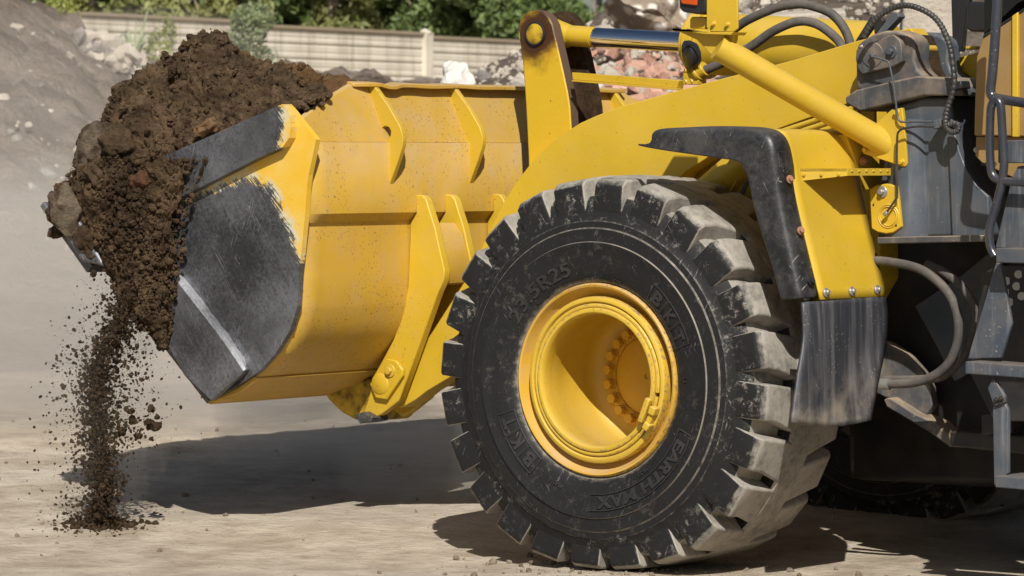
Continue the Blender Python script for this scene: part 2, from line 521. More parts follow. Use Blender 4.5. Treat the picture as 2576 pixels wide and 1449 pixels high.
class MB:
    """Collects shapes that belong to one part."""
    def __init__(self):
        self.v = []
        self.f = []
        self.mi = []

    def add(self, vs, fs, mi=0):
        n = len(self.v)
        self.v += [tuple(v) for v in vs]
        self.f += [tuple(i + n for i in f) for f in fs]
        self.mi += [mi] * len(fs)
        return self

    def prism(self, front, off, mi=0):
        n = len(front)
        off = Vector(off)
        vs = [Vector(p) for p in front] + [Vector(p) + off for p in front]
        fs = [tuple(range(n)), tuple(range(2 * n - 1, n - 1, -1))]
        fs += [(i, i + n, (i + 1) % n + n, (i + 1) % n) for i in range(n)]
        return self.add(vs, fs, mi)

    def box(self, c, s, rot=None, mi=0):
        c = Vector(c)
        vs = []
        for dx in (-.5, .5):
            for dy in (-.5, .5):
                for dz in (-.5, .5):
                    p = Vector((dx * s[0], dy * s[1], dz * s[2]))
                    if rot is not None:
                        p = rot @ p
                    vs.append(c + p)
        fs = [(0, 1, 3, 2), (4, 6, 7, 5), (0, 4, 5, 1), (2, 3, 7, 6), (0, 2, 6, 4), (1, 5, 7, 3)]
        return self.add(vs, fs, mi)

    def cyl(self, a, b, r, r2=None, n=24, mi=0):
        a, b = Vector(a), Vector(b)
        r2 = r if r2 is None else r2
        d = (b - a).normalized()
        t = Vector((0, 0, 1)) if abs(d.z) < 0.9 else Vector((1, 0, 0))
        x = d.cross(t).normalized()
        y = d.cross(x)
        vs = []
        for p, q in ((a, r), (b, r2)):
            for i in range(n):
                an = 2 * math.pi * i / n
                vs.append(p + x * (q * math.cos(an)) + y * (q * math.sin(an)))
        fs = [tuple(range(n)), tuple(range(2 * n - 1, n - 1, -1))]
        fs += [(i, (i + 1) % n, (i + 1) % n + n, i + n) for i in range(n)]
        return self.add(vs, fs, mi)

    def tube(self, pts, r, n=10, sub=6, mi=0, rfun=None):
        pts = spline([Vector(p) for p in pts], sub) if sub > 1 else [Vector(p) for p in pts]
        m = len(pts)
        tang = [(pts[min(i + 1, m - 1)] - pts[max(i - 1, 0)]).normalized() for i in range(m)]
        t0 = tang[0]
        x = t0.cross(Vector((0.31, 0.22, 0.93))).normalized()
        vs = []
        for i in range(m):
            if i:
                q = tang[i - 1].rotation_difference(tang[i])
                x = q @ x
            y = tang[i].cross(x)
            rr = r if rfun is None else r * rfun(i, m)
            for k in range(n):
                an = 2 * math.pi * k / n
                vs.append(pts[i] + x * (rr * math.cos(an)) + y * (rr * math.sin(an)))
        fs = [tuple(range(n)), tuple(range((m - 1) * n + n - 1, (m - 1) * n - 1, -1))]
        for i in range(m - 1):
            for k in range(n):
                a = i * n + k
                b = i * n + (k + 1) % n
                fs.append((a, b, b + n, a + n))
        return self.add(vs, fs, mi)

    def lathe(self, prof, c, n=96, mi=0, axis='y', close=False):
        """Revolve (radius, y) pairs about the y axis through c."""
        c = Vector(c)
        m = len(prof)
        vs = []
        for k in range(n):
            an = 2 * math.pi * k / n
            for (r, y) in prof:
                vs.append(c + Vector((r * math.sin(an), y, r * math.cos(an))))
        fs = []
        rows = m if close else m - 1
        for k in range(n):
            k2 = (k + 1) % n
            for j in range(rows):
                j2 = (j + 1) % m
                fs.append((k * m + j, k2 * m + j, k2 * m + j2, k * m + j2))
        return self.add(vs, fs, mi)

    def build(self, name, mat, parent=None, **kw):
        if len(set(self.mi)) > 1 or isinstance(mat, list):
            kw['midx'] = self.mi
        return make(name, self.v, self.f, mat, parent, **kw)


def spline(pts, sub):
    """Catmull-Rom through pts."""
    out = []
    n = len(pts)
    for i in range(n - 1):
        p0, p1, p2, p3 = pts[max(i - 1, 0)], pts[i], pts[i + 1], pts[min(i + 2, n - 1)]
        for k in range(sub):
            t = k / sub
            out.append(0.5 * ((2 * p1) + (p2 - p0) * t + (2 * p0 - 5 * p1 + 4 * p2 - p3) * t * t + (3 * p1 - p0 - 3 * p2 + p3) * t ** 3))
    out.append(pts[-1])
    return out


def plate(name, uv, y, th, mat, parent, bevel=0.004, **kw):
    return MB().prism([P(u, v, y) for u, v in uv], (0, th, 0)).build(name, mat, parent, bevel=bevel, **kw)


def hexbolt(name, p, axis, r, h, mat, parent, washer=1.5):
    p, axis = Vector(p), Vector(axis).normalized()
    b = MB()
    b.cyl(p - axis * 0.004, p + axis * h * 0.3, r * washer, n=20)
    b.cyl(p + axis * h * 0.25, p + axis * h, r, r * 0.93, n=6)
    return b.build(name, mat, parent, bevel=0.0015, seg=1)


def rock_mesh(name, r, seed, sub=2, amp=0.35, flat=1.0, mat=None, sharp=None):
    bm = bmesh.new()
    bmesh.ops.create_icosphere(bm, subdivisions=sub, radius=1.0)
    rs = np.random.default_rng(seed)
    off = Vector(rs.uniform(-50, 50, 3))
    planes = [(Vector(rs.normal(size=3)).normalized(), rs.uniform(0.55, 0.85)) for _ in range(9)]
    for v in bm.verts:
        p = v.co.copy()
        for nrm, d in planes:
            e = p.dot(nrm) - d
            if e > 0:
                p -= nrm * e * 0.9
        s = 1 + amp * noise.fractal(v.co * 1.3 + off, 1.0, 2.0, 3) * 0.6
        v.co = Vector((p.x * r * s, p.y * r * s, p.z * r * s * flat))
    me = bpy.data.meshes.new(name)
    bm.to_mesh(me)
    bm.free()
    if mat:
        me.materials.append(mat)
    me.polygons.foreach_set('use_smooth', [True] * len(me.polygons))
    me.set_sharp_from_angle(angle=math.radians(sharp if sharp else 35))
    return me


def place(name, me, loc, rot=(0, 0, 0), scale=(1, 1, 1), parent=None):
    o = bpy.data.objects.new(name, me)
    COL.objects.link(o)
    W[o.name] = Vector(loc)
    if parent is not None:
        o.parent = parent
        o.location = Vector(loc) - W[parent.name]
    else:
        o.location = loc
    o.rotation_euler = rot
    o.scale = scale
    return o


# ------------------------------------------------------------------ ground
def camD(x, y):
    return (x - CAM.x) * DIR.x + (y - CAM.y) * DIR.y


def ground_z(x, y):
    d = (x - CAM.x) * DIR.x + (y - CAM.y) * DIR.y
    t = max(0.0, d - 16.2)
    z = 0.05 * t if t < 70 else 3.5
    z *= min(1.0, t / 1.2) if t < 1.2 else 1.0
    q = Vector((x, y, 0))
    far = min(1.0, max(0.0, (d - 19) / 10))
    z += 0.012 * noise.noise(q * 0.9) + 0.006 * noise.noise(q * 4.0) + far * 0.10 * noise.noise(q * 0.25)
    if d < 17.5:
        z = min(z, 0.004 + 0.008 * noise.noise(q * 4.0)) if d < 16.4 else z
    return z


def ground_mat():
    k = NT('dusty_dirt_ground')
    n1 = k.noise(0.45, 6, 0.6)
    n2 = k.noise(3.2, 7, 0.65)
    n3 = k.noise(30, 5, 0.7)
    trk = k.noise(1, 5, 0.6, k.map((0.35, 4.2, 1), (0, 0, math.radians(36))))
    col = k.mix(k.ramp(n2, 0.3, 0.72), S(158, 143, 124), S(204, 191, 172))
    col = k.mix(k.math('MULTIPLY', k.ramp(n1, 0.4, 0.65), 0.45), col, S(198, 189, 176))
    col = k.mix(k.math('MULTIPLY', k.ramp(trk, 0.50, 0.75), 0.18), col, S(204, 192, 174))
    wht = k.math('MULTIPLY', k.ramp(k.noise(1, 6, 0.7, k.map((2.2, 9, 1), (0, 0, math.radians(36)))), 0.62, 0.70), k.ramp(n2, 0.45, 0.62))
    col = k.mix(k.math('MULTIPLY', wht, 0.6), col, S(226, 220, 212))
    drk = k.math('MULTIPLY', k.ramp(n3, 0.60, 0.70), k.ramp(k.noise(1.7, 3), 0.45, 0.62))
    col = k.mix(k.math('MULTIPLY', drk, 0.5), col, S(112, 92, 72))
    sp = k.math('MULTIPLY', k.ramp(k.voro(26), 0.09, 0.05), k.ramp(k.noise(6, 2), 0.55, 0.6))
    col = k.mix(sp, col, S(96, 80, 64))
    k.link(col, k.bsdf.inputs['Base Color'])
    k.bsdf.inputs['Roughness'].default_value = 0.95
    k.bsdf.inputs['Specular IOR Level'].default_value = 0.1
    mid = k.noise(9, 7, 0.72)
    col2 = k.mix(k.math('MULTIPLY', k.ramp(mid, 0.52, 0.70), 0.38), col, S(128, 110, 90))
    k.link(col2, k.bsdf.inputs['Base Color'])
    k.bump(k.math('ADD', k.math('ADD', n2, mid), k.math('MULTIPLY', n3, 0.5)), 0.8, 0.045)
    return k.m


M['ground'] = ground_mat()


def build_ground():
    ds = list(np.arange(-40, 12, 4.0)) + list(np.arange(12, 24, 0.13)) + list(np.arange(24, 60, 0.6)) + list(np.arange(60, 140, 6)) + [160, 200, 260, 340, 450, 600, 800]
    ws = list(-np.geomspace(6, 500, 26)[::-1]) + list(np.arange(-5.8, 5.81, 0.13)) + list(np.geomspace(6, 500, 26))
    vs, fs = [], []
    for d in ds:
        for w in ws:
            p = CAM + DIR * d + RGT * w
            vs.append((p.x, p.y, ground_z(p.x, p.y)))
    nw = len(ws)
    for i in range(len(ds) - 1):
        for j in range(nw - 1):
            fs.append((i * nw + j, i * nw + j + 1, (i + 1) * nw + j + 1, (i + 1) * nw + j))
    o = make('ground', vs, fs, M['ground'], None, smooth=180, origin=(0, 0, 0), recalc=False)
    o['kind'] = 'structure'
    o['label'] = 'dry pale dirt ground of the yard'
    return o


build_ground()

# ================================================================== the loader
loader = empty('wheel_loader', (0.0, 1.4, 0.0))
tag(loader, 'big yellow wheel loader with dark grey frame, carrying a bucket full of soil', 'wheel loader')
L = loader
YB = -0.05            # near side plate of the bucket
YF = 2.85             # far side plate


# ------------------------------------------------------------------ bucket
def dist_poly(px, pz, poly):
    """Signed distance (positive inside) of points to a polygon, arrays."""
    inside = np.zeros(px.shape, bool)
    dmin = np.full(px.shape, 1e9)
    n = len(poly)
    for i in range(n):
        x1, z1 = poly[i]
        x2, z2 = poly[(i + 1) % n]
        dx, dz = x2 - x1, z2 - z1
        t = np.clip(((px - x1) * dx + (pz - z1) * dz) / (dx * dx + dz * dz), 0, 1)
        dmin = np.minimum(dmin, np.hypot(px - x1 - t * dx, pz - z1 - t * dz))
        c = ((z1 > pz) != (z2 > pz)) & (px < (x2 - x1) * (pz - z1) / (z2 - z1 + 1e-12) + x1)
        inside ^= c
    return np.where(inside, dmin, -dmin)


def gridded_plate(name, uv, y, th, mat, parent, worn_uv, step=0.02):
    """A plate cut into a fine grid so that it can carry where its paint is worn off."""
    pts = [P(u, v, y) for u, v in uv]
    bm = bmesh.new()
    f = bm.faces.new([bm.verts.new(p) for p in pts])
    lo = Vector((min(p.x for p in pts), y, min(p.z for p in pts)))
    hi = Vector((max(p.x for p in pts), y, max(p.z for p in pts)))
    x = lo.x + step
    while x < hi.x:
        bmesh.ops.bisect_plane(bm, geom=bm.verts[:] + bm.edges[:] + bm.faces[:], plane_co=(x, y, 0), plane_no=(1, 0, 0))
        x += step
    z = lo.z + step
    while z < hi.z:
        bmesh.ops.bisect_plane(bm, geom=bm.verts[:] + bm.edges[:] + bm.faces[:], plane_co=(0, y, z), plane_no=(0, 0, 1))
        z += step
    r = bmesh.ops.extrude_face_region(bm, geom=bm.faces[:])
    bmesh.ops.translate(bm, vec=(0, th, 0), verts=[e for e in r['geom'] if isinstance(e, bmesh.types.BMVert)])
    bmesh.ops.recalc_face_normals(bm, faces=bm.faces[:])
    bm.verts.index_update()
    vs = [v.co.copy() for v in bm.verts]
    fs = [tuple(v.index for v in f.verts) for f in bm.faces]
    bm.free()
    poly = [(P(u, v, y).x, P(u, v, y).z) for u, v in worn_uv]
    a = np.array([(v.x, v.z) for v in vs])
    w = dist_poly(a[:, 0], a[:, 1], poly)
    return make(name, vs, fs, mat, parent, attr=('wear', w.astype(np.float32)))


prof_back = [(770, 357), (770, 535), (752, 558), (750, 690), (745, 770), (728, 832), (694, 888), (653, 933), (586, 980), (523, 1009)]
prof_floor = [(523, 1009), (290, 706), (150, 522)]
bk = [P(u, v, YB) for u, v in prof_back]
# smooth the round heel a little
heel = spline(bk[4:], 4)
bk = bk[:4] + heel
fl = [P(u, v, YB) for u, v in prof_floor]


def sheet(profile, y0, y1, name, mat, parent, th, segs=24, sm=30):
    n = len(profile)
    vs, fs = [], []
    for i in range(segs + 1):
        y = y0 + (y1 - y0) * i / segs
        for p in profile:
            vs.append(Vector((p.x, y, p.z)))
    for i in range(segs):
        for j in range(n - 1):
            fs.append((i * n + j, (i + 1) * n + j, (i + 1) * n + j + 1, i * n + j + 1))
    o = make(name, vs, fs, mat, parent, smooth=sm)
    s = o.modifiers.new('solid', 'SOLIDIFY')
    s.thickness = th
    s.offset = 0
    return o


bucket = sheet(bk, YB + 0.005, YF - 0.005, 'bucket', M['yellow_bucket'], L, 0.03)
bucket['label'] = 'dusty yellow bucket rolled back'
sheet(fl[::-1], YB + 0.005, YF - 0.005, 'bucket_floor', M['worn_steel'], bucket, 0.03)

side_uv = [(712, 262), (722, 262), (735, 276), (795, 351), (786, 395), (776, 440), (772, 475), (767, 544), (753, 683), (748, 770), (729, 832),
           (694, 888), (653, 933), (586, 978), (523, 1009), (464, 944), (420, 867), (368, 812), (290, 702), (150, 522), (136, 520), (330, 430), (483, 361)]
worn_uv = [(120, 530), (403, 524), (462, 497), (621, 446), (655, 452), (690, 478), (712, 540), (735, 590), (752, 640), (790, 700), (775, 960), (500, 1080), (100, 600)]
gridded_plate('side_plate', side_uv, YB - 0.03, 0.03, M['worn_side'], bucket, worn_uv)
MB().prism([P(u, v, YB) + Vector((0, YF - YB, 0)) for u, v in side_uv], (0, 0.03, 0)).build('side_plate', M['yellow_bucket'], bucket)
# side cutter: the thick upper wear band
cut_uv = [(709, 262), (719, 265), (729, 290), (731, 320), (727, 347), (712, 369), (640, 402), (462, 493), (403, 523), (136, 560), (133, 522), (330, 431), (483, 362)]
cut_worn = [(100, 500), (483, 320), (700, 232), (712, 290), (716, 322), (708, 350), (698, 392), (640, 425), (462, 520), (100, 660)]
gridded_plate('side_cutter', cut_uv, YB - 0.075, 0.045, M['worn_side'], bucket, cut_worn, 0.025)
# lower wear plate along the floor with a rounded bright upper edge
low_uv = [(616, 930), (600, 948), (530, 1009), (464, 946), (420, 870), (368, 815), (290, 704), (225, 618), (160, 528), (300, 522), (430, 680)]
plate('heel_wear_plate', low_uv, YB - 0.065, 0.035, M['worn_steel'], bucket, bevel=0.006)
ew_line = spline([Vector((u, v, 0)) for u, v in [(616, 930), (560, 848), (500, 770), (430, 680), (340, 565)]], 12)
evs, efs = [], []
for q, c_ in enumerate(ew_line):
    wob = 2.2 * noise.noise(Vector((q * 0.35, 1.7, 0))) + 1.2 * noise.noise(Vector((q * 1.3, 4.2, 0)))
    wid = (13 + wob) * min(1.0, 0.35 + q / 6)
    lo_ = P(c_.x - 4, c_.y + 3, YB - 0.0665)
    md_ = P(c_.x + wid * 0.45, c_.y - wid * 0.32, YB - 0.060)
    up_ = P(c_.x + wid, c_.y - wid * 0.72, YB - 0.029)
    evs += [lo_, md_, up_, up_ + Vector((0, 0.02, 0)), lo_ + Vector((0, 0.03, 0))]
for q in range(len(ew_line) - 1):
    for k_ in range(5):
        efs.append((q * 5 + k_, q * 5 + (k_ + 1) % 5, (q + 1) * 5 + (k_ + 1) % 5, (q + 1) * 5 + k_))
efs += [(0, 1, 2, 3, 4), tuple(range(len(evs) - 1, len(evs) - 6, -1))]
make('wear_plate_edge', evs, efs, M['bright_steel'], bucket, smooth=50)
# cutting edge along the lip
a0, a1 = P(290, 706, YB), P(150, 522, YB)
dlip = (a1 - a0).normalized()
nlip = Vector((dlip.z, 0, -dlip.x))
if nlip.z > 0:
    nlip = -nlip
tip = a1 + dlip * 0.045
quad = [a0 + dlip * 0.10, a0 + dlip * 0.10 + nlip * 0.05, tip + nlip * 0.035, tip + nlip * 0.005]
quad = [Vector((p.x, YB - 0.07, p.z)) for p in quad]
MB().prism(quad, (0, YF - YB + 0.14, 0)).build('cutting_edge', M['worn_steel'], bucket, bevel=0.006)
tooth = [P(u, v, YB - 0.12) for u, v in [(131, 525), (134, 553), (170, 605), (201, 657), (262, 671), (245, 640), (200, 560), (160, 515)]]
MB().prism(tooth, (0, 0.16, 0)).build('corner_guard', M['worn_steel'], bucket, bevel=0.012)

# spill guard above the back, its near corner cut off
lean0, lean1 = P(770, 357, YB), P(718, 207, YB)


def guard_pt(y, t):
    p = lean0.lerp(lean1, t)
    return Vector((p.x, y, p.z))


gp = [guard_pt(YB, 0.0), guard_pt(YB, 0.35), guard_pt(YB + 0.24, 0.72), guard_pt(YB + 0.43, 0.97), guard_pt(YB + 0.50, 1.0)]
NG = 26
for i in range(1, NG):
    y = YB + 0.50 + (YF - 0.45 - YB - 0.50) * i / NG
    gp.append(guard_pt(y, 1.0 + 0.012 * noise.noise(Vector((y * 4, 3, 1))) - (0.03 if 0.62 < y - YB < 0.72 else 0)))
gp += [guard_pt(YF - 0.45, 1.0), guard_pt(YF, 0.35), guard_pt(YF, 0.0)]
MB().prism(gp, (-0.022, 0, 0.006)).build('spill_guard', M['yellow_bucket'], bucket, bevel=0.002, seg=1)
fb = MB()
ys = [YB + 0.44 + (YF - YB - 0.9) * i / 40 for i in range(41)]
fv = []
for i, y in enumerate(ys):
    t = 1.0 + 0.02 * noise.noise(Vector((y * 5, 3, 1))) - (0.035 if 0.62 < y - YB < 0.72 else 0)
    p = guard_pt(y, t)
    wid = 0.05 + 0.008 * noise.noise(Vector((y * 6, 9, 2)))
    tap = min(1, i / 3 + 0.3)
    fv += [p + Vector((-0.025, 0, 0.012)), p + Vector((wid * tap, 0, 0.004)), p + Vector((wid * tap, 0, -0.014)), p + Vector((-0.025, 0, -0.006))]
ff = [(0, 1, 2, 3), tuple(range(163, 159, -1))]
for i in range(40):
    for k in range(4):
        ff.append((i * 4 + k, i * 4 + (k + 1) % 4, (i + 1) * 4 + (k + 1) % 4, (i + 1) * 4 + k))
fb.add(fv, ff).build('top_flange', M['yellow_bucket'], bucket, bevel=0.003, seg=1)

# upper ribs (the first one has a lifting notch)
rib_uv = [(925, 211), (938, 212), (978, 268), (1006, 318), (1014, 345), (1012, 368), (1002, 402), (978, 470), (966, 474), (962, 360), (955, 326), (922, 235)]
rib_notch = [(925, 211), (938, 212), (978, 268), (1006, 318), (1014, 345), (1012, 368), (1002, 402), (978, 470), (966, 474), (963, 362), (973, 353),
             (982, 341), (983, 330), (978, 320), (968, 317), (953, 327), (922, 235)]
yr = YB + 0.55
for i, dy in enumerate((0.0, 0.57, 1.25, 1.80)):
    base = rib_notch if i in (0, 3) else rib_uv
    MB().prism([P(u, v, yr) + Vector((0, dy, 0)) for u, v in base], (0, 0.028, 0)).build('rib', M['yellow_rib'], bucket, bevel=0.003)
    wl_pts = [P(u, v, yr) + Vector((0, dy - 0.004, 0)) for u, v in ((924, 240), (954, 326), (963, 362), (966, 474))]
    MB().tube(wl_pts, 0.009, 6, 1).build('weld_bead', M['yellow_rib'], bucket, smooth=60)

# hinge lugs
lug_uv = [(1046, 490), (1062, 491), (1072, 502), (1082, 535), (1094, 572), (1106, 628), (1118, 679), (1116, 704), (1102, 735), (1050, 880), (1004, 1007),
          (962, 1041), (938, 1054), (914, 1036), (926, 1005), (942, 941), (962, 906), (989, 855), (1010, 800), (1026, 720), (1031, 600), (1032, 562), (1047, 536)]
yl = YB + 0.735
for i, dy in enumerate((0.0, 0.205, 1.60, 1.805)):
    MB().prism([P(u, v, yl) + Vector((0, dy, 0)) for u, v in lug_uv], (0, 0.045, 0)).build('hinge_lug', M['yellow_rib'], bucket, bevel=0.005)
mid_uv = [(1046, 490), (1062, 491), (1072, 502), (1082, 535), (1090, 572), (1096, 620), (1086, 660), (1040, 700), (1026, 700), (1031, 600), (1032, 562), (1047, 536)]
for dy in (0.56, 0.78):
    MB().prism([P(u, v, yl) + Vector((0, dy, 0)) for u, v in mid_uv], (0, 0.04, 0)).build('link_lug', M['yellow_rib'], bucket, bevel=0.005)
# dusty torque box between the near pair of lugs
tb = [P(u, v, yl) for u, v in ((1072, 560), (1094, 590), (1112, 678), (1104, 716), (1080, 720), (1060, 640))]
for dy in (0.044, 1.644):
    MB().prism([p + Vector((0, dy, 0)) for p in tb], (0, 0.161, 0)).build('lug_bridge', M['yellow_bucket'], bucket, bevel=0.006)
# keeper plate of the hinge pin and its bolt
kp = [(972, 902), (996, 908), (1012, 930), (1012, 946), (972, 1006), (944, 1001), (930, 966), (950, 932)]
keep = plate('pin_keeper', kp, yl - 0.022, 0.02, M['yellow_grimy'], bucket, bevel=0.004)
MB().lathe([(0.0, -0.006), (0.040, -0.006), (0.048, 0.0), (0.052, 0.004)], P(956, 966, yl - 0.022), 32).build('pin_end', M['yellow_grimy'], keep, smooth=40)
hexbolt('bolt', P(981, 933, yl - 0.022), (0, -1, 0), 0.018, 0.02, M['yellow_rib'], keep, 1.6)
# bottom heel bar and the curved belly under the hinge
belly = [(806, 985), (815, 1005), (832, 1022), (852, 1040), (880, 1055), (905, 1064), (918, 1052), (930, 1000), (925, 950), (880, 955), (840, 965)]
for dy in (0.02, 1.55):
    MB().prism([P(u, v, yl + 0.05) + Vector((0, dy, 0)) for u, v in belly], (0, 0.34, 0)).build('hinge_belly', M['oily'], bucket, bevel=0.02, seg=3)
hb = [P(u, v, YB) for u, v in ((531, 1004), (600, 966), (640, 945), (650, 952), (600, 990), (535, 1012))]
MB().prism(hb, (0, YF - YB, 0)).build('heel_bar', M['yellow_bucket'], bucket, bevel=0.005)
foot = [P(u, v, yl - 0.05) for u, v in ((893, 1046), (912, 1036), (936, 1050), (934, 1061), (905, 1066))]
MB().prism(foot, (0, 0.12, 0)).build('stop_block', M['worn_steel'], bucket, bevel=0.004)

# ------------------------------------------------------------------ boom
YBOOM = 0.745
boom_uv = [(2290, 70), (2155, 103), (2000, 150), (1800, 202), (1650, 243), (1560, 268), (1500, 291), (1460, 309), (1425, 331), (1390, 356), (1360, 385), (1328, 420),
           (1298, 458), (1265, 512), (1225, 592), (1180, 690), (1140, 752), (1090, 830), (1040, 905), (1005, 925), (975, 935), (950, 965), (955, 1000), (980, 1020),
           (1010, 1026), (1044, 1007), (1075, 983), (1147, 940), (1250, 862), (1450, 700), (1600, 562), (1725, 432), (1815, 374), (1950, 327), (2060, 288), (2140, 258), (2250, 222), (2310, 190), (2325, 120)]
boom = plate('boom', boom_uv, YBOOM, 0.11, M['yellow'], L, bevel=0.004)
boom['label'] = 'smooth yellow lift boom'
far_arm = MB().prism([P(u, v, YBOOM) + Vector((0, 1.19, 0)) for u, v in boom_uv], (0, 0.11, 0)).build('boom_arm', M['yellow'], boom, bevel=0.004)
MB().cyl(P(1470, 430, YBOOM) + Vector((0, 0.05, 0)), P(1470, 430, YBOOM) + Vector((0, 1.25, 0)), 0.13, n=32).build('cross_tube', M['yellow'], boom, smooth=40)
# pipes clipped below the boom's lower edge
for k, (du, dv) in enumerate(((0, 8), (12, 20), (24, 32))):
    a, b = P(1955 + du, 326 + dv, 0.70), P(2150 + du, 262 + dv, 0.70)
    MB().tube([a, b], 0.011, 8, 1).build('boom_pipe', M['yellow'], boom, smooth=60)
plate('pipe_shelf', [(1940, 334), (2160, 262), (2200, 262), (2200, 330), (1960, 340)], 0.80, 0.02, M['yellow'], boom)

# ------------------------------------------------------------------ bell crank, link and tilt cylinder
bc_uv = [(1304, 72), (1307, 54), (1315, 40), (1328, 30), (1346, 25), (1364, 29), (1380, 43), (1389, 61), (1398, 100), (1416, 179), (1427, 230), (1433, 267), (1437, 330), (1440, 400),
         (1420, 470), (1370, 520), (1330, 500), (1329, 395), (1323, 274), (1316, 170)]


def bell_mat():
    k = NT('bell_crank_paint')
    base = k.mix(k.ramp(k.noise(3, 3), 0.3, 0.7), (0.66, 0.40, 0.02, 1), YEL)
    pc = P(1348, 85, 1.25)
    v = k.n.new('ShaderNodeVectorMath')
    v.operation = 'DISTANCE'
    k.link(k.pos, v.inputs[0])
    v.inputs[1].default_value = pc
    d = k.math('ADD', v.outputs['Value'], k.math('MULTIPLY', k.math('SUBTRACT', k.noise(11, 5, 0.7), 0.5), 0.16))
    g = k.ramp(d, 0.185, 0.075)
    nx, ny, nz = k.nz()
    soilside = k.ramp(ny, -0.6, -0.25)
    col = k.mix(g, base, S(66, 40, 18))
    col = k.mix(soilside, col, S(88, 68, 52))
    sp = k.math('MULTIPLY', k.ramp(k.voro(22), 0.12, 0.07), k.ramp(k.noise(5, 2), 0.55, 0.6))
    col = k.mix(sp, col, S(88, 52, 20))
    k.link(col, k.bsdf.inputs['Base Color'])
    k.link(k.math('ADD', k.math('MULTIPLY', soilside, 0.4), 0.45), k.bsdf.inputs['Roughness'])
    k.bump(k.noise(45, 3), 0.12, 0.01)
    return k.m


M['bell'] = bell_mat()
YC0 = 1.25
bell = plate('bell_crank', bc_uv, YC0, 0.065, M['bell'], L, bevel=0.006)
bell['label'] = 'upright tilt lever, oily around its top pin'
far_cheek = MB().prism([P(u, v, YC0) + Vector((0, 0.19, 0)) for u, v in bc_uv], (0, 0.065, 0)).build('lever_cheek', M['dried_soil'], bell, bevel=0.006)
web = [(1405, 190), (1425, 240), (1437, 330), (1437, 420), (1400, 420), (1400, 330), (1390, 260), (1385, 200)]
MB().prism([P(u, v, YC0 + 0.06) for u, v in web], (0, 0.14, 0)).build('lever_web', M['dried_soil'], bell, bevel=0.01)
pin = P(1348, 85, YC0)
MB().lathe([(0.0, -0.012), (0.042, -0.012), (0.05, -0.006), (0.052, 0.0), (0.056, 0.002)], pin, 40).build('pin_end', M['oily'], bell, smooth=40)
ring = MB().lathe([(0.050 + 0.006 * math.cos(t), -0.006 + 0.006 * math.sin(t)) for t in np.linspace(0, 2 * math.pi, 9)[:-1]], pin, 40, close=True)
ring.build('grease_ring', M['void'], bell, smooth=60)
YCYL = YC0 + 0.13
ax0 = P(1362, 86, YCYL)
ax1 = P(2240, 136, YCYL)
axd = (ax1 - ax0).normalized()


def axp(u):
    t = (u - 1362) / (2240 - 1362)
    return ax0.lerp(ax1, t)


cylp = MB()
cylp.cyl(axp(1790), axp(2235), 0.135, n=40).cyl(axp(1775), axp(1800), 0.155, n=40).cyl(axp(1758), axp(1776), 0.12, n=40)
cyl = cylp.build('tilt_cylinder', M['yellow'], L, smooth=40, bevel=0.004)
MB().cyl(axp(1506), axp(1765), 0.0435, n=40).build('piston_rod', M['chrome'], cyl, smooth=40)
re_ = MB().cyl(axp(1440), axp(1500), 0.047, n=32).cyl(axp(1500), axp(1509), 0.0435, n=32).cyl(axp(1395), axp(1442), 0.075, 0.047, n=32)
re_.cyl(axp(1362) - Vector((0, 0.055, 0)), axp(1362) + Vector((0, 0.055, 0)), 0.085, n=32).build('rod_end', M['yellow_grimy'], cyl, smooth=40)
gl = P(1350, 85, 1.2)
MB().prism([P(u, v, 1.22) for u, v in ((1438, 182), (1440, 201), (1702, 222), (1708, 202))], (0, 0.05, 0)).build('guide_bar', M['yellow_grimy'], cyl, bevel=0.003)
MB().prism([P(u, v, 1.20) for u, v in ((1438, 201), (1439, 205), (1703, 227), (1703, 222))], (0, 0.05, 0)).build('guide_bar_lip', M['yellow'], cyl, bevel=0.001)
# hoses to the cylinder
h1 = [(1838, 80), (1870, 57), (1896, 43), (1930, 28), (1961, 17), (2000, 11), (2030, 12), (2080, 28), (2108, 50), (2128, 80), (2140, 115), (2145, 150)]
h2 = [(1768, 178), (1795, 168), (1820, 156), (1889, 117), (1939, 82), (1982, 61), (2010, 54), (2035, 55), (2065, 66), (2102, 95), (2120, 122), (2130, 160)]
MB().tube([P(u, v, 1.13) for u, v in h1], 0.0195, 12, 6).build('hydraulic_hose', M['hose'], L, smooth=60)
MB().tube([P(u, v, 1.05) for u, v in h2], 0.0195, 12, 6).build('hydraulic_hose', M['hose'], L, smooth=60)
ft = MB()
ft.cyl(P(1775, 172, 1.05), P(1752, 186, 1.05), 0.034, n=12).cyl(P(1752, 186, 1.05), P(1728, 193, 1.05), 0.024, 0.016, n=12).cyl(P(1760, 180, 1.05), P(1754, 184, 1.05), 0.04, n=20)
for u, v in ((1727, 178), (1727, 206), (1742, 205)):
    ft.cyl(P(u - 5, v, 1.03), P(u + 14, v - 2, 1.06), 0.012, n=8)
ft.box(P(1748, 198, 1.06), (0.08, 0.06, 0.05))
ft.build('hose_fitting', M['yellow_grimy'], L, bevel=0.002, seg=1)
# round work lamp seen from behind
lampc = P(1741, 137, 1.02)
lb = MB().lathe([(0.0, 0.03), (0.045, 0.025), (0.062, 0.0), (0.064, -0.02), (0.055, -0.028), (0.0, -0.03)], (0, 0, 0), 32)
rotm = Matrix.Rotation(math.radians(-38), 3, 'Z') @ Matrix.Rotation(math.radians(12), 3, 'X')
lb.v = [tuple(lampc + rotm @ Vector(p)) for p in lb.v]
lb.build('work_lamp', M['black_plastic'], L, smooth=40)
MB().tube([P(u, v, 0.96) for u, v in ((1717, 131), (1726, 116), (1738, 112), (1752, 118), (1762, 132))], 0.004, 6, 4).build('lamp_wire', M['black_plastic'], L, smooth=60)

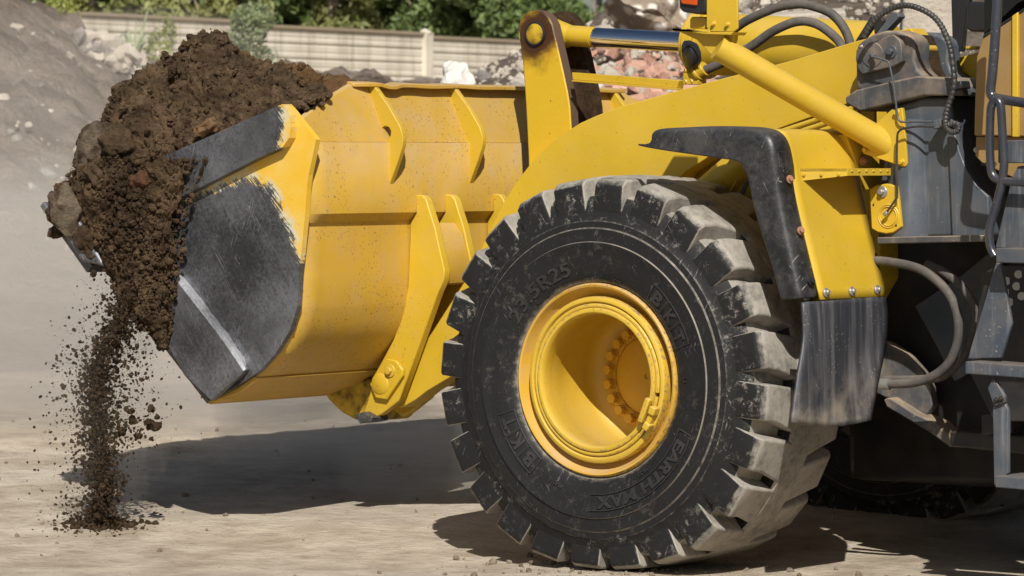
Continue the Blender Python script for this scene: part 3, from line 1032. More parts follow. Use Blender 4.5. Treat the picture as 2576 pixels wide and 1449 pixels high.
# ------------------------------------------------------------------ headlamp post: angle bracket, lamp, slanted tube
YT = 0.05
post = plate('headlamp_bracket', [(1777, -60), (1855, -60), (1855, 72), (1845, 80), (1786, 80), (1777, 68)], YT, 0.012, M['yellow'], L, bevel=0.003)
MB().prism([P(u, v, YT) for u, v in ((1693, 72), (1693, 76), (1775, 77), (1782, 70), (1786, 81), (1845, 80), (1838, 88), (1770, 86), (1735, 80))], (0, 0.10, 0)).build('bracket_shelf', M['yellow'], post, bevel=0.002)
MB().prism([P(u, v, YT + 0.04) for u, v in ((1700, 76), (1752, 100), (1796, 146), (1846, 104), (1848, 80), (1780, 78))], (0, 0.03, 0)).build('bracket_gusset', M['yellow'], post, bevel=0.003)
MB().prism([P(u, v, YT + 0.05) for u, v in ((1735, 48), (1740, 42), (1772, 42), (1778, 50), (1778, 74), (1735, 72))], (0, 0.08, 0)).build('lamp_mount', M['yellow'], post, bevel=0.004)
lamp = MB().prism([P(u, v, YT) for u, v in ((1708, -50), (1775, -50), (1775, 32), (1752, 36), (1716, 30), (1708, 20))], (0, 0.11, 0)).build('headlamp', M['black_plastic'], post, bevel=0.008)
MB().prism([P(u, v, YT - 0.012) for u, v in ((1711, -40), (1754, -40), (1752, 14), (1716, 10), (1712, 4))], (0, 0.012, 0)).build('indicator_lens', M['amber'], post, bevel=0.004)
for u, v in ((1796, 60), (1831, 62)):
    hexbolt('bolt', P(u, v, YT), (0, -1, 0), 0.009, 0.016, M['yellow'], post, 1.2)
tube_a, tube_b = P(1805, 118, YT + 0.02), P(2250, 374, 0.605)
slant = MB().cyl(tube_a, tube_b, 0.052, n=40).build('headlamp_post', M['yellow'], L, smooth=40)
bp = plate('post_foot', [(2242, 276), (2269, 271), (2275, 318), (2282, 408), (2279, 418), (2272, 420), (2171, 386), (2169, 340)], 0.55, 0.02, M['yellow'], slant, bevel=0.003)
for u, v in ((2179, 377), (2269, 408), (2256, 283)):
    hexbolt('bolt', P(u, v, 0.55), (0, -1, 0), 0.011, 0.018, M['yellow'], slant, 1.3)

# ------------------------------------------------------------------ front frame: tower, pivot, keeper
tower = plate('front_frame', [(2228, 275), (2325, 245), (2392, 245), (2401, 341), (2411, 380), (2429, 427), (2455, 466), (2484, 494), (2488, 592), (2207, 598), (2212, 470), (2222, 400)],
              0.60, 0.30, M['grey'], L, bevel=0.012, seg=3)
tower['label'] = 'dark grey front frame tower'
MB().cyl(P(2300, 300, 0.66), P(2300, 597, 0.66), 0.10, 0.115, n=40).build('shading_boss', M['grey'], tower, smooth=40)  # boss added to give the tower face its curved shading
plate('base_flange', [(2206, 597), (2488, 591), (2488, 608), (2206, 614)], 0.50, 0.5, M['grey_dusty'], tower, bevel=0.005)
plate('tower_gusset', [(2385, 330), (2403, 341), (2413, 380), (2431, 427), (2457, 466), (2486, 494), (2488, 592), (2395, 594)], 0.575, 0.04, M['grey'], tower, bevel=0.004)
cheek_uv = [(2153, 226), (2152, 130), (2158, 112), (2169, 102), (2195, 86), (2229, 77), (2257, 77), (2283, 86), (2296, 97), (2302, 114), (2300, 150), (2308, 176), (2330, 195), (2340, 215), (2250, 240)]
plate('pivot_cheek', cheek_uv, 0.61, 0.12, M['grey_dusty'], tower, bevel=0.012, seg=3)
MB().prism([P(u, v, 0.61) + Vector((0, 0.26, 0)) for u, v in cheek_uv], (0, 0.10, 0)).build('pivot_cheek', M['grey'], tower, bevel=0.012, seg=3)
plate('packed_soil', [(2250, 85), (2290, 84), (2310, 90), (2322, 130), (2330, 170), (2345, 200), (2270, 215), (2240, 160)], 0.735, 0.13, M['dried_soil'], tower, bevel=0.01)
plate('pivot_collar', [(2125, 245), (2153, 226), (2240, 205), (2307, 191), (2393, 196), (2421, 216), (2424, 241), (2325, 241), (2164, 281), (2127, 261)], 0.56, 0.44, M['grey_dusty'], tower, bevel=0.008)
kpl = plate('pivot_keeper', [(2154, 125), (2200, 104), (2247, 86), (2262, 100), (2268, 115), (2269, 154), (2247, 167), (2210, 176), (2169, 187), (2158, 172), (2152, 150)], 0.575, 0.033, M['grey_dusty'], tower, bevel=0.004)
MB().lathe([(0.0, -0.004), (0.048, -0.004), (0.052, 0.002)], P(2195, 138, 0.575), 40).build('pivot_pin', M['grey_dusty'], kpl, smooth=30)
hexbolt('bolt', P(2243, 130, 0.575), (0, -1, 0), 0.015, 0.022, M['grey'], kpl, 1.7)
hexbolt('bolt', P(2166, 117, 0.575), (0, -1, 0), 0.005, 0.006, M['bolt'], kpl, 1.5)
# grease lines
gl1 = [(2192, 142), (2208, 146), (2232, 154), (2238, 166), (2247, 208), (2254, 260), (2257, 292), (2262, 303), (2272, 307), (2300, 306), (2346, 306)]
gl2 = [(2348, 319), (2310, 318), (2275, 323), (2261, 331), (2257, 346), (2256, 400), (2257, 488), (2252, 503), (2229, 536)]
MB().tube([P(u, v, 0.53) for u, v in gl1], 0.0045, 8, 4).build('grease_line', M['grey'], tower, smooth=60)
MB().tube([P(u, v, 0.51) for u, v in gl2], 0.0045, 8, 4).build('grease_line', M['hose_black'], tower, smooth=60)
MB().cyl(P(2190, 139, 0.56), P(2201, 143, 0.54), 0.009, n=8).build('grease_fitting', M['grey'], tower, bevel=0.001, seg=1)
MB().cyl(P(2224, 541, 0.51), P(2232, 533, 0.51), 0.009, n=8).build('grease_fitting', M['bolt'], tower, bevel=0.001, seg=1)
plate('junction_block', [(2346, 303), (2366, 300), (2367, 321), (2347, 325)], 0.52, 0.06, M['grey'], tower, bevel=0.003)
plate('hose_clamp', [(2385, 208), (2417, 203), (2420, 222), (2388, 228)], 0.50, 0.07, M['black_plastic'], tower, bevel=0.004)
ch = [(2172, 96), (2184, 72), (2200, 52), (2216, 37), (2234, 26), (2253, 18), (2273, 14), (2292, 15), (2312, 21), (2333, 31), (2351, 44), (2366, 62), (2377, 83), (2387, 108), (2393, 132), (2398, 169), (2401, 205),
      (2396, 236), (2387, 262), (2381, 285), (2379, 308), (2384, 324), (2396, 333), (2409, 327), (2411, 316), (2402, 311), (2388, 314)]


def corr(i, m):
    return 1.0 if (i % 3) else 0.80


MB().tube([P(u, v, 0.50) for u, v in ch], 0.0125, 10, 7, rfun=corr).build('conduit_hose', M['hose_black'], tower, smooth=30)
MB().tube([P(u, v, 0.52) for u, v in ((2368, 313), (2385, 322), (2408, 325), (2414, 316), (2404, 309), (2390, 310))], 0.008, 8, 5).build('small_hose', M['hose'], tower, smooth=60)
plate('stay_bar', [(2151, 104), (2158, 108), (2200, 50), (2194, 42), (2188, 44)], 0.92, 0.05, M['black_frame'], tower, bevel=0.002)
plate('stay_bar', [(2204, 84), (2224, 84), (2262, 42), (2257, 32), (2244, 33)], 0.90, 0.05, M['grey'], tower, bevel=0.002)
plate('stay_bracket', [(2196, 58), (2214, 46), (2222, 52), (2218, 66), (2200, 86)], 0.94, 0.04, M['black_frame'], tower, bevel=0.002)
# lower pin keeper of the lift cylinder, yellow
lk = plate('cylinder_keeper', [(2186, 476), (2205, 466), (2229, 462), (2255, 468), (2260, 500), (2268, 570), (2247, 585), (2229, 588), (2208, 584), (2192, 575), (2189, 520)], 0.535, 0.06, M['yellow'], L, bevel=0.004)
MB().lathe([(0.035, 0.0), (0.038, -0.005), (0.042, 0.0), (0.046, -0.004), (0.05, 0.0)], P(2235, 544, 0.535), 40).build('pin_end', M['yellow'], lk, smooth=40)
hexbolt('bolt', P(2220, 483, 0.535), (0, -1, 0), 0.013, 0.022, M['bolt'], lk, 1.8)
for u, v in ((2198, 515), (2255, 567)):
    MB().cyl(P(u, v, 0.534), P(u, v, 0.545), 0.005, n=12).build('bolt_hole', M['void'], lk)
# lift cylinder and frame seen above the tyre
lc = MB().cyl(P(1700, 560, 0.66), P(1885, 400, 0.66), 0.075, n=32).build('lift_cylinder', M['yellow_grimy'], L, smooth=40)
plate('axle_frame', [(1640, 470), (1755, 396), (1880, 396), (1990, 420), (2150, 400), (2210, 480), (2215, 700), (2100, 900), (1700, 900), (1600, 600)], 0.86, 0.2, M['yellow_grimy'], L, bevel=0.01)
plate('axle_frame', [(1820, 392), (1905, 392), (1905, 520), (1850, 560)], 0.64, 0.06, M['yellow'], L, bevel=0.006)
MB().tube([P(u, v, 0.60) for u, v in ((1690, 498), (1760, 483), (1796, 470), (1822, 462), (1840, 440), (1846, 420))], 0.004, 6, 5).build('brake_pipe', M['hose'], L, smooth=60)
MB().tube([P(u, v, 0.61) for u, v in ((1868, 425), (1852, 455), (1838, 480))], 0.006, 6, 4).build('brake_pipe', M['yellow'], L, smooth=60)
MB().tube([P(u, v, 0.60) for u, v in ((1880, 455), (1872, 475), (1864, 496))], 0.011, 10, 8, rfun=corr).build('spring_sleeve', M['hose'], L, smooth=30)

# ------------------------------------------------------------------ front wheel
WC = Vector((0.0, 0.0, 0.775))
RT = 0.826


def squash(p):
    z = p.z - WC.z
    if z < -0.66:
        z = -0.66 - (-z - 0.66) * (0.115 / 0.166)
    return Vector((p.x, p.y, z + WC.z))


def cyp(r, a, y):
    return squash(WC + Vector((r * math.sin(a), y, r * math.cos(a))))


side = [(0.386, 0.045), (0.392, 0.010), (0.402, -0.006), (0.425, -0.018), (0.46, -0.027), (0.50, -0.033), (0.540, -0.036), (0.549, -0.040), (0.556, -0.040), (0.559, -0.033), (0.585, -0.032),
        (0.610, -0.030), (0.616, -0.024), (0.640, -0.021), (0.648, -0.014), (0.672, -0.009), (0.690, -0.002)]


def side_y(r):
    for (r0, y0), (r1, y1) in zip(side, side[1:]):
        if r0 <= r <= r1:
            return y0 + (y1 - y0) * (r - r0) / (r1 - r0)
    return side[-1][1]


WT = 0.59
prof = side + [(0.722, 0.012), (0.742, 0.026), (0.752, 0.06), (0.756, 0.14), (0.758, WT / 2)]
prof = prof + [(r, WT - y) for r, y in prof[::-1][1:]]
tb_ = MB().lathe(prof, WC, 160, 0)
nprof = len(prof)
tb_.v = [tuple(squash(Vector(p))) for p in tb_.v]
tb_.mi = []
for k in range(160):
    for j in range(nprof - 1):
        tb_.mi.append(1 if 12 < j < nprof - 14 else 0)
tyre = tb_.build('front_tyre', [M['tyre'], M['tyre_shoulder']], L, smooth=32)
tyre['label'] = 'black front tyre with deep dusty tread'
# centre tread band
band = MB().lathe([(0.70, 0.205), (0.812, 0.212), (0.823, 0.225), (RT, WT / 2), (0.823, WT - 0.225), (0.812, WT - 0.212), (0.70, WT - 0.205)], WC, 160)
band.v = [tuple(squash(Vector(p))) for p in band.v]
band.build('tread_band', M['tyre_shoulder'], tyre, smooth=25)
NL = 24
PITCHA = 2 * math.pi / NL
for sidei in (0, 1):
    for i in range(NL):
        a0_ = (i + 0.30 + 0.5 * sidei) * PITCHA
        jw = random.uniform(-0.022, 0.022)
        st = [(-0.006, 0.665, 0.788, 0.345 + jw, 0.42, 0.0), (0.022, 0.66, 0.815, 0.337 + jw, 0.42, 0.015), (0.085, 0.68, 0.822, 0.342 + jw, 0.42, 0.045), (0.155, 0.69, 0.8245, 0.375, 0.44, 0.13), (0.235, 0.69, RT - 0.0006, 0.42, 0.48, 0.22)]
        jt = random.uniform(-0.012, 0.012)
        vs, fs, mi = [], [], []
        for (y, rb, rtp, ht, hb_, sk) in st:
            yy = y if sidei == 0 else WT - y
            for (r, s) in ((rb, -hb_), (rb, hb_), (rtp, ht), (rtp, -ht)):
                vs.append(cyp(r + random.uniform(-0.003, 0.003), a0_ + (s + sk + jt + random.uniform(-0.012, 0.012)) * PITCHA, yy + random.uniform(-0.003, 0.003)))
        fs.append((0, 1, 2, 3)); mi.append(0)
        n = len(st)
        for j in range(n - 1):
            for k in range(4):
                fs.append((j * 4 + k, j * 4 + (k + 1) % 4, (j + 1) * 4 + (k + 1) % 4, (j + 1) * 4 + k))
                mi.append(0 if (k == 2 and j == 0 and False) else 1)
        fs.append(tuple(range(4 * n - 1, 4 * n - 5, -1))); mi.append(1)
        make('tread_lug', vs, fs, [M['tyre_shoulder'], M['tyre_shoulder']], tyre, bevel=0.010, seg=3, midx=mi)


# lettering moulded into the sidewall
def text_mesh(body, size, bold=0.0):
    cu = bpy.data.curves.new('lettering', 'FONT')
    cu.body = body
    cu.size = size
    cu.offset = bold
    cu.align_x = 'CENTER'
    cu.resolution_u = 3
    cu.extrude = 0.5
    ob = bpy.data.objects.new('lettering_source', cu)
    COL.objects.link(ob)
    dg = bpy.context.evaluated_depsgraph_get()
    me = bpy.data.meshes.new_from_object(ob.evaluated_get(dg))
    vs = [v.co.copy() for v in me.vertices]
    fs = [tuple(p.vertices) for p in me.polygons]
    bpy.data.objects.remove(ob, do_unlink=True)
    bpy.data.curves.remove(cu)
    bpy.data.meshes.remove(me)
    return vs, fs


def bend(x, y, z, ang, r0):
    r = r0 + y
    a = ang + x / (r0 + 0.03)
    return cyp(r, a, side_y(r) - 0.0005 - (0.0045 if z > 0 else -0.003))


def sidewall_text(body, deg, r0, size, width=None, bold=0.0, name='lettering'):
    vs, fs = text_mesh(body, size, bold)
    w = max(v.x for v in vs) - min(v.x for v in vs)
    k = (width / w) if width else 1.0
    o = make(name, [bend(v.x * k, v.y, v.z, math.radians(deg), r0) for v in vs], fs, M['letter'], tyre, recalc=False)
    return o


def sidewall_frame(deg, r0, w, h, t=0.004, name='lettering_frame'):
    b = MB()
    def bar(x0, x1, y0, y1):
        n = 8
        vs, fs = [], []
        for i in range(n + 1):
            x = x0 + (x1 - x0) * i / n
            for y, z in ((y0, -1), (y0, 1), (y1, 1), (y1, -1)):
                vs.append(bend(x, y, z, math.radians(deg), r0))
        for i in range(n):
            for k in range(4):
                fs.append((i * 4 + k, i * 4 + (k + 1) % 4, (i + 1) * 4 + (k + 1) % 4, (i + 1) * 4 + k))
        fs += [(0, 1, 2, 3), tuple(range(4 * n + 3, 4 * n - 1, -1))]
        b.add(vs, fs)
    bar(-w / 2, w / 2, -0.012, -0.012 + t)
    bar(-w / 2, w / 2, h - 0.012 - t, h - 0.012)
    bar(-w / 2, -w / 2 + t, -0.012 + t, h - 0.012 - t)
    bar(w / 2 - t, w / 2, -0.012 + t, h - 0.012 - t)
    b.build(name, M['letter'], tyre)


sidewall_text('23.5R25', -37, 0.435, 0.078, 0.37, 0.0012)
for d0 in (54.5, 235.0):
    for k, chh in enumerate('BKT'):
        dd = d0 + (k - 1) * 11.3
        sidewall_text(chh, dd, 0.432, 0.078, 0.05 if chh != 'T' else 0.044, 0.003)
        sidewall_frame(dd, 0.432, 0.089, 0.080)
sidewall_text('EARTH MAX', 147, 0.470, 0.066, 0.52, 0.0022)
sidewall_frame(147, 0.470, 0.60, 0.070)
sidewall_text('SR-53', 146, 0.425, 0.024, None, 0.0004)
sidewall_text('TUBELESS', -39, 0.408, 0.017, None, 0.0005)
sidewall_text('ALL STEEL RADIAL', 9, 0.408, 0.018, None, 0.0003)
sidewall_text('L5', 88, 0.44, 0.024, None, 0.0004)
sidewall_text('J454018', 203, 0.452, 0.026, None, 0.0004)

# rim
rim_p = [(0.380, 0.06), (0.389, 0.03), (0.3925, 0.004), (0.3905, -0.008), (0.384, -0.014), (0.376, -0.011), (0.371, 0.002), (0.362, 0.022), (0.350, 0.036), (0.338, 0.044), (0.330, 0.05), (0.318, 0.05), (0.318, 0.10)]
rim = MB().lathe(rim_p, WC, 128).build('front_rim', M['yellow_rim'], L, smooth=40)
rim['label'] = 'scratched yellow wheel rim with bolted hub'
MB().lathe([(0.318, 0.06), (0.337, 0.046), (0.338, 0.006), (0.335, -0.004), (0.327, -0.009), (0.318, -0.009), (0.312, -0.002), (0.311, 0.05)], WC, 128).build('bead_ring', M['yellow_rim_ring'], rim, smooth=40)
lr = [(0.300 + 0.0095 * math.cos(t), -0.001 + 0.0085 * math.sin(t)) for t in np.linspace(0, 2 * math.pi, 11)[:-1]]
lk_ring = MB()
nseg = 120
vs, fs = [], []
for k in range(nseg + 1):
    an = math.radians(101) + math.radians(356.6) * k / nseg
    for (r, y) in lr:
        vs.append(WC + Vector((r * math.sin(an), y, r * math.cos(an))))
mm = len(lr)
for k in range(nseg):
    for j in range(mm):
        fs.append((k * mm + j, (k + 1) * mm + j, (k + 1) * mm + (j + 1) % mm, k * mm + (j + 1) % mm))
fs += [tuple(range(mm)), tuple(range(nseg * mm + mm - 1, nseg * mm - 1, -1))]
lk_ring.add(vs, fs).build('lock_ring', M['yellow_rim_ring'], rim, smooth=50)
MB().lathe([(0.2915, 0.06), (0.2915, -0.006), (0.289, -0.013), (0.283, -0.016), (0.274, -0.014), (0.268, -0.006), (0.266, 0.012), (0.268, 0.05), (0.276, 0.075), (0.276, 0.12), (0.281, 0.13), (0.281, 0.31), (0.276, 0.332), (0.262, 0.352), (0.24, 0.366), (0.222, 0.373)], WC, 128).build('gutter_barrel', M['yellow_rim_ring'], rim, smooth=40)
MB().lathe([(r_, y_ + 0.07) for r_, y_ in [(0.30, 0.27), (0.262, 0.286), (0.236, 0.300), (0.218, 0.304), (0.212, 0.298), (0.205, 0.298), (0.168, 0.298), (0.166, 0.303), (0.160, 0.303), (0.158, 0.290), (0.140, 0.284), (0.09, 0.281), (0.012, 0.280), (0.010, 0.286), (0.0, 0.286)]], WC, 96).build('wheel_disc', M['yellow_hub'], rim, smooth=35)
for i in range(20):
    an = 2 * math.pi * (i + 0.35) / 20
    c = WC + Vector((0.193 * math.sin(an), 0.368, 0.193 * math.cos(an)))
    MB().cyl(c, c - Vector((0, 0.006, 0)), 0.025, n=16).cyl(c - Vector((0, 0.004, 0)), c - Vector((0, 0.038, 0)), 0.0215, n=6).build('wheel_bolt', M['yellow_hub'], rim, bevel=0.002, seg=1)


def tang_box(b, deg, r, y, sx, sy, sz):
    a = math.radians(deg)
    c = WC + Vector((r * math.sin(a), y, r * math.cos(a)))
    b.box(c, (sx, sy, sz), Matrix.Rotation(a, 3, 'Y'))


for spec in ((113, 0.283, -0.035, 0.105, 0.028, 0.024), (117, 0.316, -0.024, 0.085, 0.03, 0.026), (110.5, 0.319, -0.028, 0.036, 0.04, 0.03), (123, 0.321, -0.026, 0.034, 0.04, 0.03)):
    b = MB()
    tang_box(b, *spec)
    b.build('ring_driver', M['yellow_rim_ring'], rim, bevel=0.006)


# the other wheels
def copy_tree(o, parent, loc=None, rotz=0.0):
    c = o.copy()
    COL.objects.link(c)
    c.parent = parent
    if loc is not None:
        c.location = loc
    c.rotation_euler = (0, 0, rotz)
    for chd in o.children:
        d = chd.copy()
        COL.objects.link(d)
        d.parent = c
    return c


def other_wheel(x, y_out, far, nm):
    for src in (tyre, rim):
        rel = W[src.name] - Vector((0, 0, 0))
        w = Vector((x + rel.x, y_out + rel.y, rel.z)) if not far else Vector((x - rel.x, y_out - rel.y, rel.z))
        c = copy_tree(src, L, w - W[L.name], math.pi if far else 0.0)
        c.name = nm + ('_tyre' if src is tyre else '_rim')
        c['label'] = nm.replace('_', ' ') + (' tyre' if src is tyre else ' rim') + ' beyond the nearest wheel'


other_wheel(0.0, 2.8, True, 'far_front')
other_wheel(3.35, 0.0, False, 'rear')
other_wheel(3.35, 2.8, True, 'far_rear')
axl = MB().cyl(WC + Vector((0, 0.42, 0)), WC + Vector((0, 2.5, 0)), 0.14, n=24).cyl(WC + Vector((0, 1.1, 0)), WC + Vector((0, 1.7, 0)), 0.3, n=24)
axl.build('front_axle', M['black_frame'], L, smooth=40)
ra = WC + Vector((3.35, 0, 0))
MB().cyl(ra + Vector((0, 0.3, 0)), ra + Vector((0, 2.5, 0)), 0.14, n=24).build('rear_axle', M['black_frame'], L, smooth=40)

# ------------------------------------------------------------------ fender, flap, step
YO = -0.02


def fender():
    # outer profile of the guard in the x-z plane (seen at its outer edge), swept across the wheel
    fold = [(1640, 331), (1746, 321), (1850, 324), (1902, 330), (1930, 342), (1945, 372), (1953, 430), (1965, 510), (1986, 610), (2018, 752)]
    inner = [(1603, 366), (1659, 377), (1798, 397), (1854, 406), (1868, 420), (1882, 453), (1894, 510), (1912, 575), (1933, 640), (1966, 756)]
    lip = [(1640, 362), (1672, 368), (1800, 386), (1862, 396), (1882, 414), (1897, 450), (1908, 506), (1925, 570), (1947, 636), (1980, 754)]
    fo = spline([P(u, v, YO) for u, v in fold], 4)
    li = spline([P(u, v, YO - 0.004) for u, v in lip], 4)
    inn = spline([P(u, v, YO - 0.018) for u, v in inner], 4)
    inn2 = spline([P(u, v, YO + 0.01) for u, v in inner], 4)
    rows = []
    n = len(fo)
    for i in range(n):
        t = i / (n - 1)
        wob = 0.012 * math.sin(t * 11)
        mid = fo[i].lerp(li[i], 0.35) + Vector((0, -0.012, 0))
        back1 = fo[i] + Vector((0, 0.03, 0)) + (fo[i] - li[i]).normalized() * 0.012
        back2 = fo[i] + Vector((0, 0.115 + wob, 0)) + (fo[i] - li[i]).normalized() * 0.016
        rows.append([inn2[i], inn[i], li[i], mid, fo[i], back1, back2])
    vs = [p for r in rows for p in r]
    m = 7
    fs = []
    for i in range(n - 1):
        for j in range(m - 1):
            fs.append((i * m + j, (i + 1) * m + j, (i + 1) * m + j + 1, i * m + j + 1))
    o = make('fender_edge', vs, fs, M['fender_rubber'], L, smooth=180)
    o['label'] = 'black scratched rubber edge of the front fender'
    s = o.modifiers.new('solid', 'SOLIDIFY')
    s.thickness = 0.010
    s.offset = -1
    b = o.modifiers.new('sub', 'SUBSURF')
    b.levels = b.render_levels = 1
    return o


edge = fender()
pan_l = [(1700, 329), (1800, 325), (1900, 326), (1955, 330), (1968, 345), (1978, 380), (1990, 440), (2002, 500), (2018, 570), (2040, 660), (2063, 754)]
pan_top = spline([P(u, v, 0.075) for u, v in pan_l], 3)
vs, fs = [], []
NS = 10
for i in range(NS + 1):
    t = i / NS
    for k, p in enumerate(pan_top):
        q = k / (len(pan_top) - 1)
        dx = 0.0
        vs.append(Vector((p.x + dx, 0.075 + 0.49 * t, p.z + (0.0 if q < .5 else 0.0))))
n = len(pan_top)
for i in range(NS):
    for j in range(n - 1):
        fs.append((i * n + j, (i + 1) * n + j, (i + 1) * n + j + 1, i * n + j + 1))
panel = make('fender_panel', vs, fs, M['yellow'], L, smooth=180)
s = panel.modifiers.new('solid', 'SOLIDIFY')
s.thickness = 0.008
s.offset = 0
for u, v in ((2078, 736), (2143, 733), (2207, 729)):
    hexbolt('bolt', PX(u, v, pan_top[-1].x + 0.004), (1, 0, 0.2), 0.012, 0.016, M['bolt'], panel, 1.6)
for (u, v), xx, m_ in (((2031, 745), 0.93, 'bolt'), ((1989, 451), 0.885, 'bolt_rust'), ((2016, 580), 0.925, 'bolt_rust'), ((2043, 707), 0.97, 'void')):
    pp = P(u, v, 0.035 + 0.02)
    hexbolt('bolt', pp + Vector((0.01, -0.02, 0)), (0.9, -0.35, 0.1), 0.011, 0.014, M[m_], edge, 1.5)
# chequer-plate step on the panel
xs = P(2090, 428, 0.10).x
sl = MB()
stp = [P(2057, 424, 0.075), P(2138, 421, 0.20), P(2248, 421, 0.50), P(2248, 421, 0.50) + Vector((-0.25, 0.02, 0)), P(2057, 424, 0.075) + Vector((-0.12, 0.02, 0))]
zt = stp[0].z
top = [Vector((p.x, p.y, zt)) for p in stp]
px0 = pan_top[-14].x
A_ = Vector((px0 - 0.01, 0.13, zt)); B_ = Vector((px0 + 0.16, 0.24, zt)); C_ = Vector((px0 + 0.16, 0.56, zt)); D_ = Vector((px0 - 0.01, 0.56, zt))
step_part = MB().prism([A_, B_, C_, D_], (0, 0, -0.012)).prism([A_, A_ + Vector((0, 0, -0.05)), B_ + Vector((0, 0, -0.028)), B_], (0.006, 0.004, 0)).prism([B_, B_ + Vector((0, 0, -0.028)), C_ + Vector((0, 0, -0.028)), C_], (0.006, 0, 0))
fstep = step_part.build('fender_step', M['yellow'], panel, bevel=0.002)
for i in range(3):
    p = A_.lerp(B_, (i + 0.5) / 3) + Vector((0.004, -0.004, -0.024))
    MB().box(p, (0.012, 0.006, 0.014), Matrix.Rotation(0.5, 3, 'Y')).build('tread_stud', M['yellow'], panel, bevel=0.002, seg=1)
for i in range(6):
    p = B_.lerp(C_, (i + 0.5) / 6) + Vector((0.008, 0, -0.010))
    MB().box(p, (0.006, 0.012, 0.008)).build('tread_stud', M['yellow'], panel, bevel=0.002, seg=1)
hexbolt('bolt', PX(2173, 406, px0 + 0.02), (1, -0.3, 0.1), 0.012, 0.018, M['bolt_rust'], panel, 1.7)
MB().prism([PX(u, v, px0 + 0.005) for u, v in ((2128, 338), (2165, 345), (2240, 400), (2250, 425), (2240, 470), (2170, 480), (2150, 400))], (-0.05, 0, 0)).build('fender_mount', M['yellow'], panel, bevel=0.004)
# mud flap hanging below
fr = [(2014, 762, 2222, 745), (2015, 787, 2229, 800), (2017, 842, 2225, 860), (2012, 890, 2217, 905), (2003, 940, 2207, 950), (1995, 1000, 2197, 1005), (1987, 1062, 2187, 1058)]
vs, fs = [], []
nc = 14
xf = pan_top[-1].x
lf = spline([Vector((a, b, 0)) for a, b, _, _ in fr], 3)
rf = spline([Vector((c, d, 0)) for _, _, c, d in fr], 3)
for i, (l, r) in enumerate(zip(lf, rf)):
    t = i / (len(lf) - 1)
    for j in range(nc + 1):
        q = j / nc
        u = l.x + (r.x - l.x) * q
        v = l.y + (r.y - l.y) * q + 14 * math.sin(q * 3.14) * t
        xx = xf + 0.01 * math.sin(q * 5 + t * 2) + 0.03 * t
        vs.append(PX(u, v, xx))
for i in range(len(lf) - 1):
    for j in range(nc):
        a = i * (nc + 1) + j
        fs.append((a, a + 1, a + nc + 2, a + nc + 1))
flap = make('mud_flap', vs, fs, M['flap'], L, smooth=180)
flap['label'] = 'grey bent rubber mud flap'
s = flap.modifiers.new('solid', 'SOLIDIFY')
s.thickness = 0.012
# maker's plate moulded into the fender rubber
MB().tube([P(u, v, 0.0) for u, v in ((1957, 382), (1974, 382), (1979, 421), (1962, 420), (1957, 382))], 0.0022, 4, 1).build('moulded_mark', M['fender_rubber'], edge)

# ------------------------------------------------------------------ hitch, belly and black sheets for the inner shade
hitch = plate('hitch_frame', [(2195, 560), (2700, 560), (2700, 1150), (2500, 1128), (2390, 1112), (2340, 1075), (2236, 1020), (2195, 980)], 1.0, 0.5, M['black_frame'], L, bevel=0.02)  # black plate, the joint's dark interior put into its colour
hitch['label'] = 'frame joint behind the front wheel, its deep shade coloured black'
plate('hitch_shade', [(2385, 180), (2700, 180), (2700, 640), (2385, 640)], 1.05, 0.9, M['void'], hitch)  # near-black block standing in for the shade inside the machine
plate('hitch_plate', [(2195, 850), (2235, 862), (2280, 890), (2320, 935), (2340, 975), (2345, 1020), (2330, 1045), (2280, 1040), (2237, 1005), (2195, 985)], 0.86, 0.05, M['grey_dusty'], hitch, bevel=0.006)
plate('belly_beam', [(2222, 1005), (2238, 1000), (2300, 1040), (2350, 1062), (2392, 1104), (2520, 1118), (2520, 1132), (2388, 1124), (2335, 1086), (2230, 1024)], 0.80, 0.12, M['grey_dusty'], hitch, bevel=0.006)
plate('stay_plate', [(2300, 770), (2420, 690), (2480, 640), (2520, 640), (2500, 900), (2400, 960), (2360, 880)], 0.95, 0.03, M['grey'], hitch, bevel=0.005)
hA = [(2190, 655), (2225, 657), (2256, 662), (2290, 669), (2322, 681), (2352, 702), (2378, 728), (2398, 760), (2409, 800), (2411, 838), (2406, 870), (2392, 905), (2370, 931), (2340, 950), (2301, 962), (2255, 966), (2190, 965)]
hB = [(2330, 664), (2371, 682), (2407, 709), (2436, 742), (2450, 778), (2452, 812), (2442, 850), (2425, 892), (2400, 922), (2365, 948), (2310, 955), (2230, 956)]
MB().tube([P(u, v, 0.55) for u, v in hA], 0.0185, 12, 5).build('steering_hose', M['hose'], hitch, smooth=60)
MB().tube([P(u, v, 0.62) for u, v in hB], 0.0185, 12, 5).build('steering_hose', M['hose'], hitch, smooth=60)
MB().cyl(P(2200, 966, 0.55), P(2238, 966, 0.55), 0.0235, n=16).build('hose_sleeve', M['bolt'], hitch, smooth=40)

